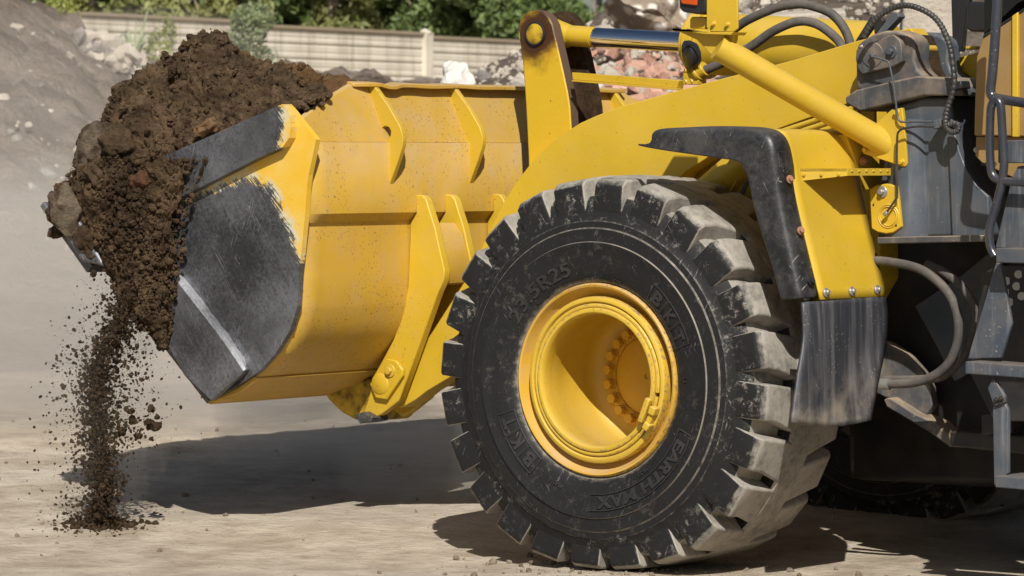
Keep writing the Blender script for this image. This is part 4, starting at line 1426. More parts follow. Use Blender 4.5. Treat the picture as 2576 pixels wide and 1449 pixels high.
# ------------------------------------------------------------------ cab, ladder, rails
cab = plate('cab', [(2471, 96), (2700, -60), (2700, 346), (2450, 341), (2452, 250), (2456, 143)], 0.45, 0.9, M['cab_shaded'], L, bevel=0.006)
cab['label'] = 'yellow corner panel of the cab, shade in its colour'
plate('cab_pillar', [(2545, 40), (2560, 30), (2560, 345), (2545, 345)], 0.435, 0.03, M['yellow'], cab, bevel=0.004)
plate('cab_skirt', [(2455, 343), (2700, 346), (2700, 500), (2546, 446), (2470, 410), (2453, 393)], 0.50, 0.6, M['cab_shaded'], cab, bevel=0.004)
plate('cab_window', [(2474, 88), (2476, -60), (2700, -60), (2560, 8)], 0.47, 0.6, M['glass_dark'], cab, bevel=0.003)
plate('window_trim', [(2471, 96), (2474, 88), (2700, -64), (2700, -54)], 0.445, 0.03, M['black_plastic'], cab, bevel=0.002)
plate('mirror_box', [(2431, 10), (2440, 3), (2487, 5), (2483, 78), (2440, 80), (2430, 72)], 0.75, 0.18, M['black_plastic'], cab, bevel=0.02, seg=3)
plate('mirror_arm', [(2392, -10), (2440, -4), (2430, 20), (2420, 130), (2396, 130)], 0.95, 0.03, M['black_plastic'], cab)
plate('hood_bracket', [(2405, 118), (2455, 116), (2455, 122), (2405, 124)], 0.98, 0.12, M['yellow'], cab, bevel=0.002)
plate('hood_plate', [(2403, 148), (2458, 132), (2458, 205), (2403, 168)], 1.0, 0.03, M['yellow'], cab, bevel=0.003)
tv, tf = text_mesh('OSTOO', 0.02)
to = P(2487, 417, 0.497)
make('printed_code', [to + Vector((v.x * 1.0, 0.0 if v.z > 0 else 0.0015, v.y)) for v in tv], tf, M['print_black'], cab, recalc=False)
hexbolt('bolt', P(2455, 377, 0.50), (0, -1, 0), 0.007, 0.01, M['bolt'], cab)
# handrails
MB().tube([P(u, v, 0.18) for u, v in ((2512, -60), (2509, 10), (2505, 70), (2501, 130), (2496, 190), (2492, 225), (2495, 240), (2506, 247), (2540, 253), (2620, 266))], 0.019, 14, 5).build('handrail', M['rail'], L, smooth=60)
MB().tube([P(u, v, 0.10) for u, v in ((2600, 460), (2545, 457), (2515, 454), (2500, 444), (2493, 424), (2490, 367), (2491, 300), (2494, 268), (2503, 252), (2513, 256), (2518, 273), (2521, 320), (2524, 367), (2526, 410), (2521, 455), (2508, 510), (2496, 550), (2489, 580), (2489, 605), (2494, 628), (2503, 645))], 0.0165, 14, 5).build('handrail', M['rail'], L, smooth=60)
# ladder
lad = plate('ladder', [(2505, 660), (2518, 664), (2544, 811), (2517, 901), (2434, 903), (2440, 880), (2470, 780)], 0.12, 0.02, M['grey_step'], L, bevel=0.004)
lad['label'] = 'grey steel access ladder with punched treads'
plate('ladder_side', [(2559, 419), (2570, 417), (2720, 430), (2720, 626), (2503, 624), (2525, 530), (2546, 445)], 0.16, 0.02, M['grey_step'], lad, bevel=0.004)
plate('ladder_shade', [(2470, 690), (2506, 668), (2720, 668), (2720, 1060), (2500, 1060), (2440, 940)], 0.42, 0.02, M['black_frame'], lad, bevel=0.004)  # black sheet standing in for the shade behind the ladder
stp1 = plate('ladder_tread', [(2428, 909), (2720, 931), (2720, 962), (2427, 940)], 0.02, 0.16, M['grey_step'], lad, bevel=0.004)
stp2 = plate('ladder_tread', [(2505, 624), (2720, 628), (2720, 666), (2505, 661)], 0.02, 0.18, M['grey_step'], lad, bevel=0.004)
plate('ladder_tread', [(2510, 353), (2720, 351), (2720, 412), (2510, 410)], 0.14, 0.2, M['grey_step'], lad, bevel=0.004)
for (u, v) in ((2532, 707), (2557, 720), (2530, 735), (2562, 690), (2570, 745), (2540, 760)):
    MB().cyl(P(u, v, 0.414), P(u, v, 0.425), 0.016, n=14).build('punched_hole', M['bolt'], lad)
# hanging lower step on its rubber strap
hang = plate('step_strap', [(2497, 1022), (2512, 1018), (2527, 1012), (2536, 1030), (2536, 1190), (2500, 1222), (2498, 1100)], 0.06, 0.02, M['grey_step'], L, bevel=0.004)
hang['label'] = 'hanging rubber strap of the lowest step'
plate('strap_clip', [(2497, 952), (2503, 955), (2527, 998), (2527, 1013), (2500, 1022), (2484, 976)], 0.045, 0.02, M['grey_step'], hang, bevel=0.003)
plate('low_tread', [(2503, 1197), (2720, 1215), (2720, 1245), (2503, 1226)], 0.0, 0.2, M['grey_step'], hang, bevel=0.004)
for (u, v) in ((2507, 1007), (2519, 1004)):
    hexbolt('bolt', P(u, v, 0.045), (0, -1, 0), 0.008, 0.012, M['black_frame'], hang)
plate('belly_plate', [(2388, 1085), (2720, 1100), (2720, 1160), (2388, 1122)], 0.55, 0.3, M['black_frame'], hitch, bevel=0.01)
plate('belly_lug', [(2468, 1042), (2545, 1040), (2545, 1090), (2468, 1094)], 0.5, 0.1, M['black_frame'], hitch, bevel=0.004)

MB().box((1.25, 1.75, 0.52), (1.7, 1.0, 0.42)).build('shade_box', M['black_frame'], hitch, bevel=0.04)  # added black box, blocks sun under the machine and darkens the view through

# rear body (mostly outside the picture; it casts the shade under the machine)
rb = MB().box((3.9, 1.4, 1.85), (2.9, 1.7, 1.1)).box((3.6, 1.4, 0.95), (3.2, 1.1, 0.7)).box((5.45, 1.4, 1.35), (0.6, 2.4, 0.9))
rear = rb.build('rear_body', M['yellow'], L, bevel=0.05, seg=3)
MB().box((2.75, 0.35, 0.9), (0.95, 0.5, 0.75)).box((2.75, 2.45, 0.9), (0.95, 0.5, 0.75)).build('fuel_tank', M['grey'], rear, bevel=0.03)
MB().box((2.55, 1.4, 2.75), (1.15, 1.5, 1.5)).build('cab_shell', M['glass_dark'], rear, bevel=0.06)
MB().box((2.55, 1.4, 3.55), (1.5, 1.8, 0.12)).build('cab_roof', M['yellow'], rear, bevel=0.04)
MB().box((3.35, 0.3, 1.78), (1.3, 0.6, 0.03)).box((3.35, 2.5, 1.78), (1.3, 0.6, 0.03)).build('rear_fender', M['yellow'], rear, bevel=0.005)

# ================================================================== background
def interp(tab, x):
    for (x0, y0), (x1, y1) in zip(tab, tab[1:]):
        if x <= x1:
            t = max(0.0, (x - x0) / (x1 - x0))
            return y0 + (y1 - y0) * t
    return tab[-1][1]


def mound_mat(name, a, b, c, sc=1.4):
    k = NT(name)
    n1 = k.noise(sc, 7, 0.68)
    n2 = k.noise(sc * 7, 6, 0.7)
    col = k.mix(k.ramp(n1, 0.32, 0.68), a, b)
    col = k.mix(k.math('MULTIPLY', k.ramp(n2, 0.45, 0.7), 0.5), col, c)
    dk = k.ramp(k.noise(sc * 3, 5, 0.7), 0.60, 0.70)
    col = k.mix(k.math('MULTIPLY', dk, 0.55), col, S(96, 84, 74))
    k.link(col, k.bsdf.inputs['Base Color'])
    k.bsdf.inputs['Roughness'].default_value = 0.95
    k.bsdf.inputs['Specular IOR Level'].default_value = 0.1
    k.bump(k.math('ADD', n1, k.math('MULTIPLY', n2, 0.7)), 1.0, 0.22)
    return k.m


M['mound'] = mound_mat('grey_dirt_mound', S(112, 98, 86), S(168, 154, 140), S(146, 132, 118))
M['rubble_bed'] = mound_mat('rubble_dust', S(126, 112, 98), S(166, 152, 136), S(104, 90, 76), 3)

ridge = [(-500, -330), (-300, -200), (0, -28), (104, 22), (187, 70), (208, 108), (250, 150), (312, 186), (420, 195), (560, 188), (700, 176), (820, 178), (1000, 205), (1200, 222), (1500, 235), (1800, 260)]


def dirt_mound():
    us = list(np.arange(-500, 1801, 20))
    nd = 170
    vs, fs = [], []
    for i, u in enumerate(us):
        for j in range(nd + 1):
            t = j / nd
            d = 22 + 27 * t
            w = RGT * ((u - 1288) / FPX * d)
            p = CAM + DIR * d + w
            zr = CAM.z + (400 - interp(ridge, u)) / FPX * 45.5
            zg = ground_z(p.x, p.y) - 0.05
            d0 = interp([(-500, 22.5), (350, 23.5), (700, 27.0), (1100, 33.0), (1800, 33.0)], u)
            s = max(0.0, min(1.0, (d - d0) / (45.5 - d0)))
            s = s ** 1.25
            if d > 46:
                s *= 1 - 0.3 * (d - 46) / 3
            z = zg + max(0.0, zr - zg) * s
            q = Vector((p.x, p.y, 0))
            lump = 0.26 * noise.fractal(q * 0.9, 0.9, 2.1, 5) + 0.10 * noise.fractal(q * 3.5, 0.7, 2.0, 5)
            z += lump * min(1, s * 4)
            vs.append((p.x, p.y, z))
    for i in range(len(us) - 1):
        for j in range(nd):
            a = i * (nd + 1) + j
            fs.append((a, a + nd + 1, a + nd + 2, a + 1))
    o = make('dirt_mound', vs, fs, M['mound'], None, smooth=180)
    o['kind'] = 'structure'
    o['label'] = 'grey dirt mound rising behind the bucket'


dirt_mound()

# ------------------------------------------------------------------ precast concrete wall
def wall_mat():
    k = NT('weathered_concrete_panel')
    n1 = k.noise(1.2, 5, 0.6)
    st = k.noise(1, 5, 0.65, k.map((7, 7, 0.5)))
    col = k.mix(k.ramp(n1, 0.3, 0.7), S(190, 182, 166), S(214, 206, 190))
    col = k.mix(k.math('MULTIPLY', k.ramp(st, 0.46, 0.68), 0.55), col, S(152, 140, 122))
    k.link(col, k.bsdf.inputs['Base Color'])
    k.bsdf.inputs['Roughness'].default_value = 0.9
    return k.m


M['wall'] = wall_mat()
M['fence_cap'] = simple('mossy_wall_cap', S(150, 136, 114), 0.9, 0, 0.2, 3)
w0, w1 = PD(190, 25, 56.0), PD(1300, 100, 66.0)
wdir = Vector((w1.x - w0.x, w1.y - w0.y, 0))
wl_ = wdir.length
wdir.normalize()
wnrm = Vector((wdir.y, -wdir.x, 0))
if wnrm.dot(DIR) > 0:
    wnrm = -wnrm
# step along the wall so that a post falls at u = 1068
tpost = None
for i in range(2000):
    q = w0 + wdir * (wl_ * i / 2000)
    r = q - CAM
    uu = 1288 + FPX * r.dot(RGT) / r.dot(FWD)
    if uu >= 1068:
        tpost = wl_ * i / 2000
        break
wall = empty('concrete_fence', (w0.x + wdir.x * tpost, w0.y + wdir.y * tpost, 1.9))
tag(wall, 'pale precast concrete fence of ribbed planks below the trees', 'fence')
SP = 4.95
rotw = Matrix((wdir, wnrm, Vector((0, 0, 1)))).transposed()
hs = 0.226
pv = [(-0.04, 0.0), (0.012, 0.004), (0.026, 0.02), (0.030, 0.05), (0.020, 0.10), (0.028, 0.115), (0.030, 0.19), (0.020, 0.212), (0.008, 0.216), (-0.04, 0.222)]
b = MB()
pl_len = SP - 0.14
vs = [Vector((x, y, z)) for x in (-pl_len / 2, pl_len / 2) for (y, z) in pv]
npv = len(pv)
fs = [tuple(range(npv)), tuple(range(2 * npv - 1, npv - 1, -1))] + [(i, i + npv, (i + 1) % npv + npv, (i + 1) % npv) for i in range(npv)]
plank_me = bpy.data.meshes.new('fence_plank')
plank_me.from_pydata([tuple(rotw @ v) for v in vs], [], fs)
plank_me.materials.append(M['wall'])
post_me = bpy.data.meshes.new('fence_post')
pb = MB().box((0, 0, 1.0), (0.20, 0.20, 2.06)).cyl((0, 0, 2.03), (0, 0, 2.10), 0.14, 0.02, n=4)
post_me.from_pydata([tuple(rotw @ Vector(v)) for v in pb.v], [], pb.f)
post_me.materials.append(M['wall'])
cap_me = bpy.data.meshes.new('fence_cap')
cb = MB().box((0, 0, 0.02), (pl_len, 0.13, 0.05))
cap_me.from_pydata([tuple(rotw @ Vector(v)) for v in cb.v], [], cb.f)
cap_me.materials.append(M['fence_cap'])
wtop = lambda t: w0.z + (w1.z - w0.z) * t / wl_
for i in range(-4, 4):
    t = tpost + i * SP
    p = w0 + wdir * t
    place('fence_post', post_me, Vector((p.x, p.y, wtop(t) - 2.02)), parent=wall)
    c = w0 + wdir * (t + SP / 2)
    zt_ = wtop(t + SP / 2) - 0.05
    place('fence_cap', cap_me, Vector((c.x, c.y, zt_)), parent=wall)
    for j in range(8):
        place('fence_plank', plank_me, Vector((c.x, c.y, zt_ - (j + 1) * hs)) + wnrm * random.uniform(-0.006, 0.006), parent=wall)


# ------------------------------------------------------------------ trees and plants
def leaf_mat(name, a, b, c):
    k = NT(name)
    n = k.noise(2.2, 4, 0.6)
    n2 = k.noise(17, 2)
    col = k.mix(k.ramp(n, 0.35, 0.65), a, b)
    col = k.mix(k.math('MULTIPLY', k.ramp(n2, 0.5, 0.7), 0.6), col, c)
    k.link(col, k.bsdf.inputs['Base Color'])
    k.bsdf.inputs['Roughness'].default_value = 0.55
    tr = k.n.new('ShaderNodeBsdfTranslucent')
    k.link(col, tr.inputs['Color'])
    ms = k.n.new('ShaderNodeMixShader')
    ms.inputs[0].default_value = 0.25
    k.link(k.bsdf.outputs[0], ms.inputs[1])
    k.link(tr.outputs[0], ms.inputs[2])
    k.link(ms.outputs[0], k.out.inputs['Surface'])
    return k.m


M['leaf_dark'] = leaf_mat('dark_green_leaves', S(78, 96, 52), S(112, 132, 74), S(146, 156, 92))
M['leaf_olive'] = leaf_mat('olive_leaves', S(108, 116, 66), S(146, 150, 92), S(172, 164, 112))
M['leaf_grey'] = leaf_mat('grey_green_leaves', S(112, 126, 88), S(152, 162, 120), S(180, 186, 146))
M['leaf_yellow'] = leaf_mat('yellow_green_leaves', S(120, 132, 62), S(168, 172, 92), S(150, 158, 84))
M['bark'] = simple('pale_bark', S(150, 138, 120), 0.9, 0, 0.3, 6)


def crown_mesh(rx, rz, n, size, seed, clumps=26, hollow=0.55):
    rs = np.random.default_rng(seed)
    cc = rs.normal(size=(clumps, 3))
    cc /= np.linalg.norm(cc, axis=1)[:, None]
    cc *= rs.uniform(hollow, 1.0, (clumps, 1)) ** 0.6
    cc *= np.array([rx, rx, rz]) * 0.82
    rad = rs.uniform(0.24, 0.46, clumps) * min(rx, rz)
    vs, fs = [], []
    for i in range(n):
        c = rs.integers(clumps)
        d = rs.normal(size=3)
        d /= np.linalg.norm(d)
        p = cc[c] + d * rad[c] * rs.uniform(0.3, 1.0) ** 0.5
        s = size * rs.uniform(0.6, 1.4)
        nrm = Vector(d * 0.5 + rs.normal(size=3) * 0.6).normalized()
        x = nrm.cross(Vector(rs.normal(size=3))).normalized()
        y = nrm.cross(x)
        p = Vector(p)
        k = len(vs)
        vs += [p - x * s, p + y * s * 0.45 + nrm * s * 0.15, p + x * s, p - y * s * 0.45 + nrm * s * 0.15]
        fs.append((k, k + 1, k + 2, k + 3))
    return vs, fs, cc


def tree(name, base, h, rx, rz, n, size, mat, label, seed, group=None, trunk_r=0.06, cat='tree'):
    t = empty(name, base)
    tag(t, label, cat, group)
    base = Vector(base)
    vs, fs, cc = crown_mesh(rx, rz, n, size, seed)
    c = base + Vector((0, 0, h))
    make('crown', [c + v for v in vs], fs, mat, t, recalc=False)
    tb2 = MB()
    tb2.tube([base - Vector((0, 0, 0.3)), base + Vector((0.05, 0.02, h * 0.45)), c], trunk_r, 8, 4, rfun=lambda i, m: 1.2 - 0.7 * i / m)
    for k in range(0, len(cc), 4):
        tb2.tube([base + Vector((0.03, 0.01, h * 0.5)), base.lerp(c, 0.8) + Vector(cc[k]) * 0.45, c + Vector(cc[k])], trunk_r * 0.4, 5, 3, rfun=lambda i, m: 1.0 - 0.75 * i / m)
    tb2.build('trunk', M['bark'], t, smooth=60)
    return t


def gbase(u, d, dz=0.0):
    p = CAM + DIR * d + RGT * ((u - 1288) / FPX * d)
    return Vector((p.x, p.y, ground_z(p.x, p.y) + dz))


lab = ['leftmost dark tree over the wall', 'dark tree over the wall beside the leftmost one', 'olive tree behind the bush by the wall', 'dark tree just right of the wall bush',
       'olive tree with bare pale stem behind the wall', 'dark dense tree left of the wall post', 'dark tree above the wall post', 'dark leafy tree right of the wall post',
       'tree beside the tilt lever with pale bare stem', 'small tree right of the patch of sky']
spec = [(225, 72, 'leaf_olive'), (370, 74, 'leaf_dark'), (520, 71, 'leaf_olive'), (680, 75, 'leaf_dark'), (830, 72, 'leaf_olive'), (930, 76, 'leaf_dark'), (1060, 73, 'leaf_dark'),
        (1190, 75, 'leaf_dark'), (1290, 71, 'leaf_dark'), (1500, 74, 'leaf_dark')]
for i, (u, d, m_) in enumerate(spec):
    tree('tree', gbase(u, d), 2.0 + 0.4 * random.random(), 1.15, 2.1, 7500, 0.10, M[m_], lab[i], 100 + i, 'trees behind the wall')
lab2 = ['tall tree in the back row above the leftmost trees', 'tall tree in the back row above the wall bush', 'tall tree in the back row above the middle of the wall', 'tall tree in the back row above the wall post']
for i, u in enumerate((180, 500, 800, 1130)):
    tree('tree', gbase(u, 88), 3.6, 2.4, 3.6, 6500, 0.20, M['leaf_dark'], lab2[i], 200 + i, 'trees behind the wall', 0.12)
# shrubs and weeds in front of the wall
def mound_pt(u, v, d):
    return PD(u, v, d)


tree('wall_bush', PD(632, 190, 48), 0.45, 0.40, 0.44, 2600, 0.030, M['leaf_grey'], 'rounded grey green bush in front of the concrete wall', 301, None, 0.015, 'bush')
tree('weed', PD(402, 185, 46.5), 0.27, 0.20, 0.26, 520, 0.028, M['leaf_yellow'], 'yellow green leafy weed left of the rounded bush', 302, None, 0.008, 'weed')
tree('weed', PD(425, 150, 47), 0.30, 0.10, 0.24, 260, 0.028, M['leaf_yellow'], 'taller thin yellow weed close behind the leafy weed', 305, None, 0.008, 'weed')
tree('weed', PD(478, 175, 46.5), 0.2, 0.13, 0.17, 300, 0.026, M['leaf_yellow'], 'small yellow weed between the rounded bush and the leafy weed', 303, None, 0.008, 'weed')
tree('mound_shrub', PD(160, 75, 47.5), 0.25, 0.22, 0.25, 600, 0.03, M['leaf_yellow'], 'light green shrub at the top edge of the dirt mound', 304, None, 0.01, 'shrub')
cp = empty('reed_plant', PD(335, 165, 46))
tag(cp, 'reed-like plant with long arching leaves on the dirt mound', 'plant')
cb_ = PD(335, 165, 46)
for i, (du, dv, bend_) in enumerate(((-36, 90, 1), (-20, 105, 1), (8, 110, 0), (40, 95, 0.6), (55, 60, 1), (-48, 60, 1), (20, 70, 0.3), (40, 150, 0.1))):
    tip_ = PD(335 + du, 165 - dv, 46 + 0.2 * (i % 3))
    mid_ = cb_.lerp(tip_, 0.55) + Vector((0, 0, 0.12 * bend_))
    end_ = tip_ - Vector((0, 0, 0.10 * bend_))
    pts = spline([cb_, mid_, end_], 6)
    vs, fs = [], []
    for j, p in enumerate(pts):
        t = j / (len(pts) - 1)
        w_ = 0.022 * (1 - t) ** 0.6 + 0.002
        vs += [p - RGT * w_, p + Vector((DIR.x, DIR.y, 0)) * w_ * 0.5, p + RGT * w_]
    for j in range(len(pts) - 1):
        for k in range(2):
            fs.append((j * 3 + k, j * 3 + k + 1, (j + 1) * 3 + k + 1, (j + 1) * 3 + k))
    make('leaf', vs, fs, M['leaf_grey'], cp, smooth=180, recalc=False)

# ------------------------------------------------------------------ rubble
def stone_mat(name, a, b, c, sc=5):
    k = NT(name)
    n = k.noise(sc, 6, 0.65)
    n2 = k.noise(sc * 6, 4, 0.6)
    info = k.n.new('ShaderNodeObjectInfo')
    col = k.mix(k.ramp(n, 0.3, 0.7), a, b)
    col = k.mix(k.math('MULTIPLY', info.outputs['Random'], 0.55), col, c)
    col = k.mix(k.math('MULTIPLY', k.ramp(n2, 0.5, 0.75), 0.4), col, S(178, 168, 152))
    k.link(col, k.bsdf.inputs['Base Color'])
    k.bsdf.inputs['Roughness'].default_value = 0.9
    k.bump(k.math('ADD', n, n2), 0.6, 0.03)
    return k.m


M['brick'] = stone_mat('broken_red_brick', S(178, 134, 116), S(206, 168, 148), S(150, 104, 84))
M['concrete'] = stone_mat('broken_concrete', S(170, 160, 146), S(200, 192, 178), S(140, 128, 114))
M['white_stone'] = stone_mat('white_stone', S(200, 197, 190), S(224, 221, 215), S(206, 203, 198))
M['cobble'] = stone_mat('cobbled_concrete', S(176, 160, 142), S(206, 196, 180), S(190, 178, 160), 9)
def cobble_mat():
    k = NT('cobbled_concrete_face')
    v_ = k.voro(7.5)
    n = k.noise(12, 6, 0.7)
    col = k.mix(k.ramp(k.math('ADD', v_, k.math('MULTIPLY', n, 0.25)), 0.62, 0.40), S(150, 134, 116), S(216, 208, 196))
    k.link(col, k.bsdf.inputs['Base Color'])
    k.bsdf.inputs['Roughness'].default_value = 0.9
    k.bump(k.math('ADD', k.math('MULTIPLY', v_, -1.0), k.math('MULTIPLY', n, 0.4)), 1.0, 0.08)
    return k.m


M['cobble'] = cobble_mat()
M['slate'] = stone_mat('grey_rubble', S(120, 114, 110), S(150, 144, 138), S(104, 98, 94))

rocks_c = [rock_mesh('stone', 1.0, s, 2, 0.4, 0.75, M['concrete'], 25) for s in (11, 12, 13, 14)]
rocks_s = [rock_mesh('stone', 1.0, s, 2, 0.4, 0.75, M['slate'], 25) for s in (15, 16)]


def tile_mesh(seed):
    rs = np.random.default_rng(seed)
    b = MB()
    n = 7
    arc = rs.uniform(0.5, 1.1)
    l = rs.uniform(0.9, 1.4)
    vs, fs = [], []
    for q, yy in ((0, -l), (1, l * rs.uniform(0.5, 1.0))):
        for i in range(n):
            a = -arc + 2 * arc * i / (n - 1)
            jag = rs.uniform(-0.15, 0.15)
            vs.append(Vector((math.sin(a), yy + jag, math.cos(a) - 0.7)))
            vs.append(Vector((math.sin(a) * 0.82, yy + jag, math.cos(a) * 0.82 - 0.7)))
    m = 2 * n
    for i in range(n - 1):
        o0, i0, o1, i1 = 2 * i, 2 * i + 1, 2 * i + 2, 2 * i + 3
        fs += [(o0, o1, o1 + m, o0 + m), (i0, i0 + m, i1 + m, i1), (o0, i0, i1, o1), (o0 + m, o1 + m, i1 + m, i0 + m)]
    fs += [(0, m, m + 1, 1), (m - 2, m - 1, 2 * m - 1, 2 * m - 2)]
    me = bpy.data.meshes.new('roof_tile')
    me.from_pydata([tuple(v) for v in vs], [], fs)
    me.materials.append(M['brick'])
    me.update()
    return me


def brick_mesh(seed):
    rs = np.random.default_rng(seed)
    b = MB().box((0, 0, 0), (2.0, 1.0, 0.62))
    me = bpy.data.meshes.new('brick')
    me.from_pydata([tuple(np.array(v) + rs.uniform(-0.12, 0.12, 3)) for v in b.v], [], b.f)
    me.materials.append(M['brick'])
    me.update()
    return me


tiles = [tile_mesh(s) for s in (1, 2, 3)]
bricks = [brick_mesh(s) for s in (4, 5, 6)]
rr_ridge = [(1120, 235), (1180, 190), (1230, 168), (1270, 150), (1320, 122), (1400, 100), (1470, 70), (1530, 30), (1600, 0), (1750, -30), (2000, -60), (2450, -80), (2700, -80)]


def rub_pt(u, s):
    """Surface of the rubble slope: s = 0 at its foot, 1 at its ridge."""
    vr = interp(rr_ridge, u)
    v = 330 + (vr - 330) * s
    d = 27.0 + 7.5 * s
    return PD(u, v, d)


rub = empty('rubble_heap', gbase(1600, 27.0))
tag(rub, 'heap of broken red roof tiles, bricks and concrete behind the boom', 'rubble heap')
us = np.arange(1120, 2701, 20)
vs, fs = [], []
NSR = 26
for u in us:
    for j in range(NSR + 1):
        p = rub_pt(u, j / NSR)
        p = p + Vector((0, 0, 0.07 * noise.fractal(p * 2.2, 0.9, 2.0, 4)))
        vs.append(p)
    p = rub_pt(u, 1.0)
    vs.append(p + DIR * 4 - Vector((0, 0, 1.6)))
m = NSR + 2
for i in range(len(us) - 1):
    for j in range(m - 1):
        a = i * m + j
        fs.append((a, a + m, a + m + 1, a + 1))
make('rubble_bed', vs, fs, M['rubble_bed'], rub, smooth=180, recalc=False)
rs = np.random.default_rng(55)
for i in range(290):
    red = i < 150
    if red:
        u = rs.uniform(1455, 1830)
        vtarget = rs.uniform(118, 275)
    else:
        u = rs.uniform(1185, 2430)
        vtarget = rs.uniform(interp(rr_ridge, u), 270)
    vr = interp(rr_ridge, u)
    s = (330 - vtarget) / (330 - vr)
    if s > 1.0:
        continue
    p = rub_pt(u, max(0, s))
    if red:
        me = tiles[i % 3] if i % 5 else bricks[i % 3]
        sc = rs.uniform(0.04, 0.10)
    elif i < 200 and u < 1320:
        me = rocks_s[i % 2]
        sc = rs.uniform(0.05, 0.13)
    else:
        me = rocks_c[i % 4]
        sc = 0.035 + 0.10 * rs.random() ** 2
    nm = me.name.split('.')[0]
    place(nm, me, p + Vector((0, 0, sc * 0.3)), rs.uniform(0, 6.28, 3), (sc, sc, sc), rub)
def big_rock(name, u, v, d, r, seed, mat, label, cat, sc=(1, 1, 1), rot=(0, 0, 0), sub=4, amp=0.5):
    me = rock_mesh(name, r, seed, sub, amp, 1.0, mat, 28)
    o = place(name, me, PD(u, v, d) - Vector((0, 0, 0.0 if v < 300 else 0.12)), rot, sc)
    tag(o, label, cat)
    return o


big_rock('white_rock', 1146, 205, 29.0, 0.16, 31, M['white_stone'], 'bright white rock standing in front of the wall post', 'rock', (0.8, 0.8, 0.95))
big_rock('concrete_lump', 1640, 45, 31.5, 0.42, 32, M['cobble'], 'large cobbled concrete lump on top of the tile rubble', 'concrete lump', (1.0, 0.8, 0.55), (0.1, 0.2, 0.6))
big_rock('concrete_lump', 1520, 88, 31.0, 0.16, 36, M['concrete'], 'smaller pale concrete lump left of the large cobbled one', 'concrete lump', (1.1, 0.8, 0.7))
sb = PD(2335, 70, 30.5)
slab = MB().box((0, 0, 0), (0.42, 0.25, 0.55)).build('concrete_block', M['concrete'], None, bevel=0.02)
slab.location = sb
slab.rotation_euler = (0.03, 0.05, 0.64)
tag(slab, 'pale upright concrete block behind the boom pivot', 'concrete block')
slab2 = MB().box((0, 0, 0), (0.9, 0.4, 0.14)).build('concrete_chunk', M['concrete'], None, bevel=0.02)
slab2.location = PD(1980, 55, 30.8)
slab2.rotation_euler = (0.1, -0.06, 0.6)
tag(slab2, 'long flat concrete slab lying behind the hose loops', 'concrete slab')
# stones rolled down the mound, and two pale slabs half sunk in dust
stones = empty('stone_scree', PD(260, 190, 45))
tag(stones, 'scatter of broken stones down the edge of the dirt mound', 'stones')
rs = np.random.default_rng(77)
for i in range(46):
    t = rs.uniform(0, 1)
    u = 205 + 170 * t + rs.uniform(-25, 40)
    v = 95 + 120 * t + rs.uniform(-20, 30)
    sc = rs.uniform(0.04, 0.16)
    place('stone', (rocks_c + rocks_s)[i % 6], PD(u, v, 43.5), rs.uniform(0, 6.28, 3), (sc, sc, sc), stones)
for i in range(190):
    u = rs.uniform(-20, 420)
    v = rs.uniform(20, 640)
    if v < interp(ridge, u) + 15:
        continue
    d0 = 23.0
    best = None
    for dd in np.arange(24, 45, 0.5):
        pp_ = CAM + DIR * dd + RGT * ((u - 1288) / FPX * dd)
        zg_ = ground_z(pp_.x, pp_.y) - 0.05
        zr_ = CAM.z + (400 - interp(ridge, u)) / FPX * 45.5
        zz_ = zg_ + max(0, zr_ - zg_) * ((dd - d0) / (45.5 - d0)) ** 1.25
        vv_ = 400 + (CAM.z - zz_) / dd * FPX
        if best is None or abs(vv_ - v) < best[0]:
            best = (abs(vv_ - v), dd)
    d = best[1]
    sc = 0.012 + 0.09 * rs.random() ** 4
    place('stone', (rocks_c + rocks_s)[i % 6], PD(u, v, d), rs.uniform(0, 6.28, 3), (sc, sc, sc), stones)
big_rock('concrete_chunk', 60, 470, 35.8, 0.5, 41, M['concrete'], 'pale concrete slab half sunk in dust at the foot of the mound', 'concrete slab', (1.0, 0.8, 0.42), (0.2, 0.1, 0.4))
big_rock('concrete_chunk', 5, 650, 32.0, 0.38, 42, M['concrete'], 'lower pale concrete slab lying in the dust left of the bucket', 'concrete slab', (0.9, 0.7, 0.40), (0.1, 0.3, 0.9))

# ================================================================== soil
rowsY = [-0.13, -0.09, 0.12, 0.35, 0.70, 1.10, 1.80, 2.78]
rows = [
    [(140, 590), (225, 560), (320, 520), (395, 470), (468, 400), (545, 350), (640, 308), (718, 280)],
    [(134, 522), (215, 462), (300, 420), (400, 372), (490, 338), (560, 312), (650, 280), (738, 266)],
    [(190, 470), (222, 368), (285, 305), (375, 262), (480, 235), (590, 232), (690, 240), (810, 262)],
    [(262, 430), (285, 262), (333, 203), (425, 168), (535, 92), (600, 150), (700, 205), (840, 256)],
    [(380, 450), (392, 300), (424, 222), (482, 152), (560, 112), (650, 186), (738, 206), (860, 266)],
    [(520, 440), (534, 330), (562, 255), (612, 205), (690, 192), (776, 176), (822, 224), (960, 296)],
    [(780, 460), (792, 400), (832, 330), (900, 292), (960, 275), (1050, 265), (1150, 262), (1210, 275)],
    [(1130, 480), (1150, 440), (1200, 400), (1260, 370), (1310, 350), (1380, 340), (1460, 340), (1520, 350)],
]


def cr(p, t):
    n = len(p)
    x = t * (n - 1)
    i = min(int(x), n - 2)
    f = x - i
    p0, p1, p2, p3 = p[max(i - 1, 0)], p[i], p[i + 1], p[min(i + 2, n - 1)]
    return 0.5 * ((2 * p1) + (p2 - p0) * f + (2 * p0 - 5 * p1 + 4 * p2 - p3) * f * f + (3 * p1 - p0 - 3 * p2 + p3) * f ** 3)


